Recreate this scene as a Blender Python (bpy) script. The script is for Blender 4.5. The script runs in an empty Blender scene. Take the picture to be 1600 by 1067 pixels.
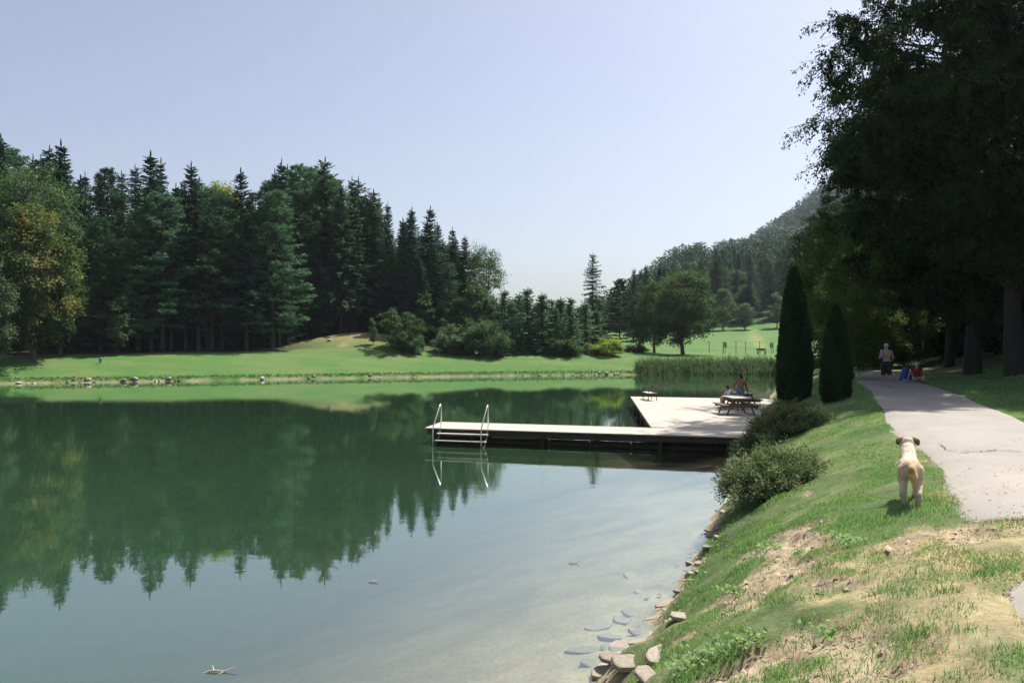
import bpy, bmesh, math, random
import numpy as np
from mathutils import Vector, Matrix

R = math.radians
scene = bpy.context.scene
COL = scene.collection

# ------------------------------------------------------------------ camera
FPX = 1600 * 28.0 / 36.0            # focal length in pixels of the 1600 px wide photograph
CAMZ = 3.6                          # metres above the lake surface (z = 0)
HOR = 540.0                         # row of the horizon in the photograph
cam = bpy.data.cameras.new('camera')
cam.lens = 28.0; cam.sensor_width = 36.0; cam.clip_start = 0.1; cam.clip_end = 6000
camo = bpy.data.objects.new('camera', cam); COL.objects.link(camo)
camo.location = (0, 0, CAMZ)
camo.rotation_euler = (R(90) + math.atan((HOR - 533.5) / FPX), 0, 0)
scene.camera = camo

# ------------------------------------------------------------------ sky and sun
SUN_AZ, SUN_EL = 50.0, 57.0         # to the right of the view, above the horizon
world = bpy.data.worlds.new('World'); scene.world = world; world.use_nodes = True
wn = world.node_tree; wn.nodes.clear()
sky = wn.nodes.new('ShaderNodeTexSky'); sky.sky_type = 'NISHITA'; sky.sun_disc = False
sky.sun_elevation = R(SUN_EL); sky.sun_rotation = R(SUN_AZ)
sky.altitude = 500; sky.air_density = 1.0; sky.dust_density = 4.0; sky.ozone_density = 1.6
hs = wn.nodes.new('ShaderNodeHueSaturation'); hs.inputs['Saturation'].default_value = 0.76; hs.inputs['Hue'].default_value = 0.508
bg = wn.nodes.new('ShaderNodeBackground'); bg.inputs['Strength'].default_value = 0.096
wo = wn.nodes.new('ShaderNodeOutputWorld')
wn.links.new(sky.outputs[0], hs.inputs['Color']); wn.links.new(hs.outputs[0], bg.inputs['Color'])
wn.links.new(bg.outputs[0], wo.inputs['Surface'])
sun = bpy.data.lights.new('sun', 'SUN'); sun.energy = 5.0; sun.angle = R(0.53); sun.color = (1.0, 0.965, 0.91)
suno = bpy.data.objects.new('sun', sun); COL.objects.link(suno)
sd_ = Vector((math.sin(R(SUN_AZ)) * math.cos(R(SUN_EL)), math.cos(R(SUN_AZ)) * math.cos(R(SUN_EL)), math.sin(R(SUN_EL))))
suno.rotation_euler = sd_.to_track_quat('Z', 'Y').to_euler()
suno.location = (40, 40, 90)

vs = scene.view_settings
scene.display_settings.display_device = 'sRGB'
vs.view_transform = 'Standard'; vs.look = 'None'; vs.exposure = 0.72; vs.gamma = 1.0
vs.use_curve_mapping = False
cy = scene.cycles
cy.use_denoising = True
cy.max_bounces = 8; cy.diffuse_bounces = 3; cy.glossy_bounces = 3; cy.transmission_bounces = 4
cy.transparent_max_bounces = 12; cy.volume_bounces = 0
cy.caustics_reflective = False; cy.caustics_refractive = False
cy.use_adaptive_sampling = True; cy.adaptive_threshold = 0.02

# ------------------------------------------------------------------ helpers
def tag(o, label=None, cat=None, group=None, kind=None):
    if label: o['label'] = label
    if cat: o['category'] = cat
    if group: o['group'] = group
    if kind: o['kind'] = kind
    return o

def empty(name, loc=(0, 0, 0), rz=0.0):
    o = bpy.data.objects.new(name, None); COL.objects.link(o)
    o.empty_display_size = 0.2
    o.location = loc; o.rotation_euler = (0, 0, rz)
    return o

def link(name, me, parent=None, loc=(0, 0, 0), rot=(0, 0, 0), scale=None, mat=None):
    o = bpy.data.objects.new(name, me); COL.objects.link(o)
    o.location = loc; o.rotation_euler = rot
    if scale is not None: o.scale = scale if hasattr(scale, '__len__') else (scale,) * 3
    if parent is not None: o.parent = parent
    if mat is not None:
        if len(me.materials) == 0: me.materials.append(mat)
        elif me.materials[0] != mat:
            o.material_slots[0].link = 'OBJECT'; o.material_slots[0].material = mat
    return o

def mesh_np(name, V, Q, mat=None, tint=None, col=None, smooth=False, attrs=None):
    """quad mesh from numpy arrays"""
    V = np.asarray(V, dtype=np.float32); Q = np.asarray(Q, dtype=np.int32)
    k = Q.shape[1]
    me = bpy.data.meshes.new(name)
    me.vertices.add(len(V)); me.vertices.foreach_set('co', V.ravel())
    me.loops.add(Q.size); me.loops.foreach_set('vertex_index', Q.ravel())
    me.polygons.add(len(Q))
    me.polygons.foreach_set('loop_start', np.arange(0, Q.size, k, dtype=np.int32))
    me.polygons.foreach_set('loop_total', np.full(len(Q), k, dtype=np.int32))
    if smooth: me.polygons.foreach_set('use_smooth', np.ones(len(Q), dtype=bool))
    me.update(calc_edges=True)
    if tint is not None:
        a = me.attributes.new('tint', 'FLOAT', 'POINT'); a.data.foreach_set('value', np.asarray(tint, np.float32))
    if col is not None:
        a = me.attributes.new('Col', 'FLOAT_COLOR', 'POINT')
        c = np.ones((len(V), 4), np.float32); c[:, :3] = col
        a.data.foreach_set('color', c.ravel())
    for n, v in (attrs or {}).items():
        a = me.attributes.new(n, 'FLOAT', 'POINT'); a.data.foreach_set('value', np.asarray(v, np.float32))
    if mat is not None: me.materials.append(mat)
    return me

class MB:
    """collects boxes / bars / tubes into ONE mesh"""
    def __init__(s): s.bm = bmesh.new()
    def box(s, c, size, rot=None, bev=0.0):
        m = Matrix.Translation(c) @ (rot.to_4x4() if rot is not None else Matrix()) @ Matrix.Diagonal((*size, 1))
        r = bmesh.ops.create_cube(s.bm, size=1.0, matrix=m)
        if bev > 0:
            es = list({e for v in r['verts'] for e in v.link_edges})
            bmesh.ops.bevel(s.bm, geom=es, offset=bev, segments=1, affect='EDGES')
        return s
    def bar(s, p, q, w, h, up=(0, 0, 1), bev=0.0):
        p = Vector(p); q = Vector(q); d = (q - p); L = d.length; d.normalize()
        side = d.cross(Vector(up)); side.normalize(); u = side.cross(d)
        rot = Matrix((d, side, u)).transposed()
        return s.box((p + q) / 2, (L, w, h), rot, bev)
    def tube(s, pts, rad, seg=8, cap=True):
        pts = [Vector(p) for p in pts]; n = len(pts)
        rads = rad if hasattr(rad, '__len__') else [rad] * n
        rings = []; ref = Vector((0.31, 0.17, 0.93)).normalized()
        for i, p in enumerate(pts):
            d = (pts[min(i + 1, n - 1)] - pts[max(i - 1, 0)]).normalized()
            a = d.cross(ref)
            if a.length < 1e-3: a = d.cross(Vector((1, 0, 0)))
            a.normalize(); b = d.cross(a)
            rings.append([s.bm.verts.new(p + (a * math.cos(2 * math.pi * k / seg) + b * math.sin(2 * math.pi * k / seg)) * rads[i]) for k in range(seg)])
        for i in range(n - 1):
            for k in range(seg):
                s.bm.faces.new((rings[i][k], rings[i][(k + 1) % seg], rings[i + 1][(k + 1) % seg], rings[i + 1][k]))
        if cap:
            s.bm.faces.new(rings[0][::-1]); s.bm.faces.new(rings[-1])
        return s
    def mesh(s, name, mat=None, smooth=False):
        bmesh.ops.recalc_face_normals(s.bm, faces=s.bm.faces[:])
        me = bpy.data.meshes.new(name); s.bm.to_mesh(me); s.bm.free()
        if smooth:
            for p in me.polygons: p.use_smooth = True
        if mat: me.materials.append(mat)
        return me
    def build(s, name, mat, parent=None, smooth=False, loc=(0, 0, 0), rot=(0, 0, 0)):
        return link(name, s.mesh(name, mat, smooth), parent, loc, rot)

def sstep(t):
    t = np.clip(t, 0, 1); return t * t * (3 - 2 * t)

def _hash(ix, iy, seed):
    n = (ix.astype(np.int64) * 374761393 + iy.astype(np.int64) * 668265263 + seed * 1274126177) & 0xFFFFFFFF
    n = ((n ^ (n >> 13)) * 1274126177) & 0xFFFFFFFF
    n = n ^ (n >> 16)
    return (n & 0xFFFF) / 65535.0

def vnoise(x, y, seed=0):
    x = np.asarray(x, float); y = np.asarray(y, float)
    ix = np.floor(x); iy = np.floor(y); fx = x - ix; fy = y - iy
    fx = fx * fx * (3 - 2 * fx); fy = fy * fy * (3 - 2 * fy)
    a = _hash(ix, iy, seed); b = _hash(ix + 1, iy, seed); c = _hash(ix, iy + 1, seed); d = _hash(ix + 1, iy + 1, seed)
    return (a * (1 - fx) + b * fx) * (1 - fy) + (c * (1 - fx) + d * fx) * fy

def fbm(x, y, seed=0, octv=4):
    s = 0; a = 0.5; t = 0
    for i in range(octv):
        s = s + a * vnoise(x * 2 ** i, y * 2 ** i, seed + 17 * i); t += a; a *= 0.5
    return s / t

# ------------------------------------------------------------------ materials
def nodes(name):
    m = bpy.data.materials.new(name); m.use_nodes = True
    nt = m.node_tree; nt.nodes.clear()
    out = nt.nodes.new('ShaderNodeOutputMaterial')
    return m, nt, out

def N(nt, t, **kw):
    n = nt.nodes.new(t)
    for k, v in kw.items():
        if k in n.inputs: n.inputs[k].default_value = v
        else: setattr(n, k, v)
    return n

def mixc(nt, a, b, fac, mode='MIX'):
    n = nt.nodes.new('ShaderNodeMix'); n.data_type = 'RGBA'; n.blend_type = mode
    for s, v in ((6, a), (7, b), (0, fac)):
        if hasattr(v, 'is_linked') or hasattr(v, 'links'): nt.links.new(v, n.inputs[s])
        else: n.inputs[s].default_value = (*v, 1) if hasattr(v, '__len__') else v
    return n.outputs[2]

def ramp(nt, src, a, b):
    n = nt.nodes.new('ShaderNodeMapRange'); n.inputs[1].default_value = a; n.inputs[2].default_value = b
    nt.links.new(src, n.inputs[0]); return n.outputs[0]

def noise(nt, coord, scale, detail=4, rough=0.6):
    n = nt.nodes.new('ShaderNodeTexNoise'); n.inputs['Scale'].default_value = scale
    n.inputs['Detail'].default_value = detail; n.inputs['Roughness'].default_value = rough
    if coord is not None: nt.links.new(coord, n.inputs['Vector'])
    return n.outputs[0]

def simple(name, c1, c2=None, scale=6.0, rough=0.7, bump=0.0, bscale=40.0, metal=0.0, stretch=None, spec=0.4, bdist=0.01):
    """two-tone noisy surface with fine relief"""
    m, nt, out = nodes(name)
    tc = N(nt, 'ShaderNodeTexCoord'); co = tc.outputs['Object']
    if stretch:
        mp = N(nt, 'ShaderNodeMapping'); mp.inputs['Scale'].default_value = stretch
        nt.links.new(co, mp.inputs[0]); co = mp.outputs[0]
    b = N(nt, 'ShaderNodeBsdfPrincipled'); b.inputs['Roughness'].default_value = rough
    b.inputs['Metallic'].default_value = metal; b.inputs['Specular IOR Level'].default_value = spec
    if c2 is None: c2 = tuple(c * 0.75 for c in c1)
    oi = N(nt, 'ShaderNodeObjectInfo')
    f = ramp(nt, noise(nt, co, scale), 0.3, 0.7)
    c = mixc(nt, c1, c2, f)
    v = N(nt, 'ShaderNodeHueSaturation'); nt.links.new(c, v.inputs['Color'])
    rv = N(nt, 'ShaderNodeMapRange'); rv.inputs[3].default_value = 0.8; rv.inputs[4].default_value = 1.1
    nt.links.new(oi.outputs['Random'], rv.inputs[0]); nt.links.new(rv.outputs[0], v.inputs['Value'])
    nt.links.new(v.outputs[0], b.inputs['Base Color'])
    if bump > 0:
        bp = N(nt, 'ShaderNodeBump'); bp.inputs['Strength'].default_value = bump; bp.inputs['Distance'].default_value = bdist
        nt.links.new(noise(nt, co, bscale, 5), bp.inputs['Height']); nt.links.new(bp.outputs[0], b.inputs['Normal'])
    nt.links.new(b.outputs[0], out.inputs[0])
    return m

def foliage(name, dark, light, trans=0.28, tcol=None, var=0.12, rough=0.7, spec=0.1, patch=None):
    m, nt, out = nodes(name)
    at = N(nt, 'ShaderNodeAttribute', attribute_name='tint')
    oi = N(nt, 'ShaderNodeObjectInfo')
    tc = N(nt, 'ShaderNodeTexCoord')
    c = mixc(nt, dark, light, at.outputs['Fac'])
    if patch: c = mixc(nt, c, patch, ramp(nt, noise(nt, tc.outputs['Object'], .38, 3), .50, .66))
    v = N(nt, 'ShaderNodeHueSaturation'); nt.links.new(c, v.inputs['Color'])
    rv = N(nt, 'ShaderNodeMapRange'); rv.inputs[3].default_value = 1 - var * 1.5; rv.inputs[4].default_value = 1 + var
    nt.links.new(oi.outputs['Random'], rv.inputs[0]); nt.links.new(rv.outputs[0], v.inputs['Value'])
    rh = N(nt, 'ShaderNodeMapRange'); rh.inputs[3].default_value = 0.49; rh.inputs[4].default_value = 0.51
    nt.links.new(oi.outputs['Random'], rh.inputs[0]); nt.links.new(rh.outputs[0], v.inputs['Hue'])
    b = N(nt, 'ShaderNodeBsdfPrincipled'); b.inputs['Roughness'].default_value = rough; b.inputs['Specular IOR Level'].default_value = spec
    nt.links.new(v.outputs[0], b.inputs['Base Color'])
    t = N(nt, 'ShaderNodeBsdfTranslucent')
    tm = mixc(nt, v.outputs[0], tcol or (1.25, 1.35, 0.7), 1.0, 'MULTIPLY'); nt.links.new(tm, t.inputs['Color'])
    mx = N(nt, 'ShaderNodeMixShader'); mx.inputs[0].default_value = trans
    nt.links.new(b.outputs[0], mx.inputs[1]); nt.links.new(t.outputs[0], mx.inputs[2]); nt.links.new(mx.outputs[0], out.inputs[0])
    return m
HAZE = 0.00011
# ================================================================== the setting
# lake outline (x right, y away from the camera), metres
RIGHT_SHORE = [(-9, -16), (-2.2, 0), (0.96, 8.5), (2.46, 11.8), (4.57, 17.2), (6.2, 22.4), (8.4, 29.9), (13.8, 44), (24, 71), (36, 98)]
FAR_SHORE = [(38, 101), (27, 100.3), (16, 98.5), (0, 94), (-14.5, 89), (-32, 81), (-48, 75), (-66, 67)]
NEAR_SHORE = [(-86, 40), (-72, 2), (-42, -18)]
LAKE = np.array(RIGHT_SHORE + FAR_SHORE + NEAR_SHORE, float)

def lake_sd(x, y):
    """signed distance to the lake outline: negative in the lake"""
    x = np.asarray(x, float); y = np.asarray(y, float)
    d2 = np.full(x.shape, 1e12); inside = np.zeros(x.shape, bool)
    n = len(LAKE)
    for i in range(n):
        ax, ay = LAKE[i]; bx, by = LAKE[(i + 1) % n]
        ex, ey = bx - ax, by - ay
        t = np.clip(((x - ax) * ex + (y - ay) * ey) / (ex * ex + ey * ey), 0, 1)
        d2 = np.minimum(d2, (x - ax - t * ex) ** 2 + (y - ay - t * ey) ** 2)
        c = ((ay > y) != (by > y)) & (x < (bx - ax) * (y - ay) / (by - ay + 1e-12) + ax)
        inside ^= c
    d = np.sqrt(d2)
    wob = (fbm(x * 0.9, y * 0.9, 5, 3) - 0.5) * 0.8 + (fbm(x * 0.15, y * 0.15, 9, 2) - 0.5) * 1.2 * (y > 60)
    return np.where(inside, -d, d) + wob * np.exp(-d / 1.6)

# the asphalt footpath: (left edge, right edge) running away from the camera
PATH_L = [(1.4, 1.5), (2.62, 4.0), (3.02, 4.74), (3.5, 5.7), (3.85, 6.0), (4.6, 6.15), (5.25, 6.45), (5.3, 7.05), (4.95, 7.65), (4.6, 7.95), (4.78, 8.5), (5.35, 9.7), (6.0, 11.2), (6.75, 13.2), (7.44, 15.3), (8.5, 18.2), (10.4, 22.8), (13.2, 29.5), (15.3, 35.5), (17.6, 41), (20.0, 46.6), (23.2, 51.5)]
PATH_R = [(4.6, 0.5), (5.6, 3.2), (5.9, 4.0), (6.2, 4.8), (6.3, 5.2), (6.4, 5.5), (6.5, 5.8), (6.7, 6.3), (6.9, 6.8), (7.1, 7.2), (7.4, 7.9), (7.9, 9.1), (8.5, 10.6), (9.2, 12.5), (10.0, 14.6), (11.2, 17.4), (13.1, 22.0), (15.8, 28.6), (18.0, 34.8), (20.0, 41.0), (22.4, 45.2), (25.6, 48.8)]

def path_inside(x, y):
    poly = np.array(PATH_L + PATH_R[::-1], float)
    x = np.asarray(x, float); y = np.asarray(y, float)
    ins = np.zeros(x.shape, bool); n = len(poly); d2 = np.full(x.shape, 1e9)
    for i in range(n):
        ax, ay = poly[i]; bx, by = poly[(i + 1) % n]
        ins ^= ((ay > y) != (by > y)) & (x < (bx - ax) * (y - ay) / (by - ay + 1e-12) + ax)
        ex, ey = bx - ax, by - ay
        t = np.clip(((x - ax) * ex + (y - ay) * ey) / (ex * ex + ey * ey), 0, 1)
        d2 = np.minimum(d2, (x - ax - t * ex) ** 2 + (y - ay - t * ey) ** 2)
    d = np.sqrt(d2)
    return np.where(ins, d, -d)         # positive inside

def ground_raw(x, y):
    x = np.asarray(x, float); y = np.asarray(y, float)
    t = lake_sd(x, y)
    hr = np.interp(t, [-30, -8, -3, -1, 0, 0.25, 0.7, 1.3, 2.1, 3, 4.0, 8.5, 10, 14, 40, 120, 400],
                   [-3.2, -2.1, -0.68, -0.2, 0, 0.26, 0.62, 1.02, 1.42, 1.75, 1.95, 1.97, 2.1, 3.1, 11, 30, 60])
    hl = np.interp(t, [-30, -8, -2, -.4, 0, 0.3, 4, 8.5, 16, 30, 60, 120, 500],
                   [-3.2, -2.2, -1.2, -.5, 0, 0.3, 1.4, 2.3, 3.1, 4.0, 6, 9, 14])
    hm = np.interp(t, [-30, -8, -2, -.4, 0, 0.5, 2, 6, 14, 36, 130, 200, 500],
                   [-3.2, -2.2, -1.2, -.5, 0, 0.3, 0.8, 1.8, 2.2, 2.5, 7.6, 14, 55])
    wm = sstep((x - 2) / 24)
    hm = np.minimum(hm, 7.6) + (hm - np.minimum(hm, 7.6)) * sstep((x - .10 * y) / (.12 * np.maximum(y, 1)))
    hf = hl * (1 - wm) + hm * wm
    wr = sstep((96 - y) / 40) * sstep((x - (0.36 * y - 14)) / 8)
    h = hf * (1 - wr) + hr * wr
    h = h + 2.0 * np.exp(-(((x + 20) / 9) ** 2 + ((y - 108) / 9) ** 2))          # mound with the trodden trail
    h = h + 0.11 * np.clip(x - 45, 0, 400) * sstep((y - 200) / 90) * np.exp(-np.clip(y - 420, 0, 2000) / 200)
    h = h + 262 * np.exp(-(((x - 590) / 250) ** 2 + ((y - 930) / 250) ** 2))     # the far mountain
    h = h + 0.5 * (fbm(x * 0.08, y * 0.08, 3, 3) - 0.5) * sstep((t - 3) / 10) * sstep((y - 55) / 20)
    return h, t

def gz(x, y):
    h, t = ground_raw(np.array([x], float), np.array([y], float)); return float(h[0])

def pix(px, py, dmin=3.0, dmax=420.0):
    """where the line of sight through a photograph pixel meets the ground"""
    d = np.concatenate([np.arange(dmin, 60, 0.05), np.arange(60, dmax, 0.25)])
    x = (px - 800) / FPX * d; z = CAMZ + (HOR - py) / FPX * d
    h, t = ground_raw(x, d); h = np.maximum(h, 0)
    i = int(np.argmax(z <= h)) if (z <= h).any() else len(d) - 1
    return Vector((x[i], d[i], h[i]))

def at(px, d):
    x = (px - 800) / FPX * d
    return x, d

def steps(*segs):
    out = []
    for a, b, s in segs:
        n = max(1, int(round((b - a) / s))); out += list(np.linspace(a, b, n, endpoint=False))
    return np.array(out + [segs[-1][1]])

# bare soil and straw patches on the near bank: (pixel x, pixel y, half width m, half depth m, amount)
SOIL = [(1205, 905, .55, .8, 1.0), (1235, 850, .45, .75, 1.0), (1160, 945, .4, .3, .9), (1320, 915, .25, .35, .8), (1245, 830, .4, .5, .6),
        (1190, 1035, .5, .35, 1.0), (1300, 1000, .5, .25, .9), (1120, 1065, .5, .3, .8), (1345, 1035, .5, .35, .8),
        (1470, 835, .5, .45, .5), (1440, 850, .35, .5, .5), (1570, 835, .5, .3, .35), (1260, 770, .12, .25, .5), (1370, 655, .25, .5, .5), (1080, 985, .25, .2, .5)]
STRAW = [(1460, 860, 1.0, 1.0, 1.0), (1550, 950, 1.0, 1.2, .9), (1560, 840, .9, .8, 1.0), (1480, 1030, .8, .7, .7), (1390, 880, .5, .6, .5), (1450, 780, .5, .5, .5), (1430, 720, .3, 1.2, .35)]
_soil = [(pix(a, b), c, d, e) for a, b, c, d, e in SOIL]
_straw = [(pix(a, b), c, d, e) for a, b, c, d, e in STRAW]

def patch_field(x, y, lst, seed):
    f = np.zeros(np.shape(x))
    for p, w, l, a in lst:
        f = np.maximum(f, a * np.exp(-(((x - p.x) / w) ** 2 + ((y - p.y) / l) ** 2) * 0.9))
    n = fbm(np.asarray(x) * 3.1, np.asarray(y) * 3.1, seed, 5) - 0.5
    return f + n * 1.7 * np.clip(f * 3, 0, 1)

def soil_at(x, y): return sstep((patch_field(x, y, _soil, 40) - 0.27) / 0.2)
def straw_at(x, y): return sstep((patch_field(x, y, _straw, 60) - 0.16) / 0.45)

def colour_ground(x, y, h, t, soil, straw):
    n1 = fbm(x * 0.35, y * 0.35, 21, 3); n2 = fbm(x * 1.7, y * 1.7, 22, 3)
    c = np.zeros(x.shape + (3,))
    grass = np.array([.095, .145, .055]); grass2 = np.array([.17, .19, .09])
    c[:] = grass + (grass2 - grass) * sstep((n1 - .3) / .4)[..., None]
    c *= (0.6 + 0.75 * fbm(x * 5, y * 5, 24, 3))[..., None]
    far = y > 60
    # lawn across the water: brighter mown grass, tan in places
    lawn = np.array([.080, .172, .048]); lawn2 = np.array([.17, .19, .08])
    k = sstep((fbm(x * .22, y * .5, 25, 4) - .42) / .22)[..., None] * .38
    cl = (lawn + (lawn2 - lawn) * k) * (0.85 + 0.3 * n2)[..., None]
    c = np.where(far[..., None], cl, c)
    # needle litter under the wood
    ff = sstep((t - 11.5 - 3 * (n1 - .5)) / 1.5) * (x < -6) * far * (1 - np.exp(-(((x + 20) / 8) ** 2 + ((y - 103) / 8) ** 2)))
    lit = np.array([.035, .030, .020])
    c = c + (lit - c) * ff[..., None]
    # trodden trail and dry grass on the mound
    dm = np.exp(-(((x + 21) / 6.5) ** 2 + ((y - 107) / 5) ** 2))
    c = c + (np.array([.24, .2, .1]) - c) * (np.clip(dm * 1.3, 0, .75) * (y > 95))[..., None]
    tr = np.exp(-((x - (-21.0 + (y - 100) * 0.12)) / .35) ** 2) * (y > 99) * (y < 110)
    c = c + (np.array([.34, .26, .17]) - c) * (tr * .9)[..., None]
    # hill woods floor
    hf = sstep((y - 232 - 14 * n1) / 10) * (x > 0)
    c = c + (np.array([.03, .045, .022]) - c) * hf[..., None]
    # pale trail across the meadow
    tm = np.exp(-((x - (58 - (y - 190) * -0.28)) / .8) ** 2) * (y > 150) * (y < 235)
    c = c + (np.array([.3, .3, .12]) - c) * (tm * .7)[..., None]
    # gravelly rim of the far shore
    rim = .6 * sstep((.2 - np.abs(t - .0)) / .15) * far * sstep((fbm(x * .5, y * .5, 31, 3) - .38) / .15)
    c = c + (np.array([.38, .34, .27]) - c) * rim[..., None]
    # straw and soil on the near bank
    near = (y < 60)
    st = (straw * near)[..., None]
    c = c + (np.array([.40, .33, .20]) * (0.45 + 1.0 * fbm(x * 8, y * 8, 78, 3)[..., None]) - c) * st * .8
    so = np.maximum(soil, sstep((.22 - np.abs(t - .08)) / .2) * .85) * near
    sc = np.array([.40, .325, .225]) * (0.35 + 1.15 * fbm(x * 9, y * 9, 77, 3))[..., None]
    c = c + (sc - c) * so[..., None]
    # lake bed: pale silt
    bed = sstep((-t + .02) / .12)
    n3 = fbm(x * 1.4, y * 1.4, 33, 4)
    bc = np.array([.46, .38, .27]) * (0.5 + 0.85 * n3)[..., None]
    c = c + (bc - c) * bed[..., None]
    return np.clip(c, 0.01, 0.8)

gx = steps((-1600, -120, 70), (-120, -60, 4), (-60, -5, 0.9), (-5, 0, 0.25), (0, 7, 0.075), (7, 14, 0.2), (14, 24, 0.4), (24, 50, 0.9), (50, 140, 3), (140, 400, 14), (400, 1700, 40))
gy = steps((-60, 3, 3), (3, 6, 0.2), (6, 15, 0.075), (15, 25, 0.17), (25, 50, 0.4), (50, 74, 1.0), (74, 113, 0.5), (113, 140, 1.5), (140, 420, 6), (420, 2200, 30))
GX, GY = np.meshgrid(gx, gy)
GH, GT = ground_raw(GX, GY)
SO = soil_at(GX, GY); ST = straw_at(GX, GY)
PI_ = path_inside(GX, GY)
nearw = (GY < 40) & (GX > -6) & (GX < 30)
clod = fbm(GX * 5, GY * 5, 51, 4) - .5
GZ = GH + np.where(nearw, SO * (clod * .2 - .04 + (fbm(GX * 11, GY * 11, 57, 2) - .5) * .07) + (1 - SO) * (fbm(GX * 1.3, GY * 1.3, 52, 3) - .5) * .06, 0)
GZ = GZ + np.where(nearw & (np.abs(GT) < .8), (fbm(GX * 4, GY * 4, 53, 3) - .5) * .16 * np.exp(-np.abs(GT) * 2), 0)
GZ = GZ - sstep((PI_ - 0.0) / 0.12) * 0.06 * (GY < 60)
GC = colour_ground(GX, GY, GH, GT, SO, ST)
ny_, nx_ = GX.shape
idx = np.arange(nx_ * ny_).reshape(ny_, nx_)
GQ = np.stack([idx[:-1, :-1], idx[:-1, 1:], idx[1:, 1:], idx[1:, :-1]], -1).reshape(-1, 4)

def mat_ground():
    m, nt, out = nodes('ground_earth_and_turf')
    tc = N(nt, 'ShaderNodeTexCoord'); co = tc.outputs['Object']
    at_ = N(nt, 'ShaderNodeAttribute', attribute_name='Col')
    n1 = noise(nt, co, 14, 6, .65); n2 = noise(nt, co, 2.2, 4); n3 = noise(nt, co, 70, 3)
    f = N(nt, 'ShaderNodeMath', operation='MULTIPLY'); nt.links.new(ramp(nt, n1, .25, .75), f.inputs[0]); f.inputs[1].default_value = .75
    c = mixc(nt, at_.outputs['Color'], (.45, .45, .42), f.outputs[0], 'MULTIPLY')
    f2 = N(nt, 'ShaderNodeMath', operation='MULTIPLY'); nt.links.new(ramp(nt, n2, .35, .75), f2.inputs[0]); f2.inputs[1].default_value = .5
    c = mixc(nt, c, (1.35, 1.2, .95), f2.outputs[0], 'MULTIPLY')
    f3 = N(nt, 'ShaderNodeMath', operation='MULTIPLY'); nt.links.new(ramp(nt, n3, .5, .72), f3.inputs[0]); f3.inputs[1].default_value = .45
    c = mixc(nt, c, (1.7, 1.65, 1.5), f3.outputs[0], 'MULTIPLY')
    b = N(nt, 'ShaderNodeBsdfPrincipled'); b.inputs['Roughness'].default_value = .95; b.inputs['Specular IOR Level'].default_value = .15
    nt.links.new(c, b.inputs['Base Color'])
    add = N(nt, 'ShaderNodeMath', operation='ADD'); nt.links.new(n1, add.inputs[0]); nt.links.new(noise(nt, co, 4.0, 5), add.inputs[1])
    bp = N(nt, 'ShaderNodeBump'); bp.inputs['Strength'].default_value = .55; bp.inputs['Distance'].default_value = .05
    nt.links.new(add.outputs[0], bp.inputs['Height']); nt.links.new(bp.outputs[0], b.inputs['Normal'])
    nt.links.new(b.outputs[0], out.inputs[0]); return m
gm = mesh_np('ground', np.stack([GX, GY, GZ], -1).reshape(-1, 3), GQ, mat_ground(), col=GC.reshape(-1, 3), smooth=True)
ground = tag(link('ground', gm), kind='structure')

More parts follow.
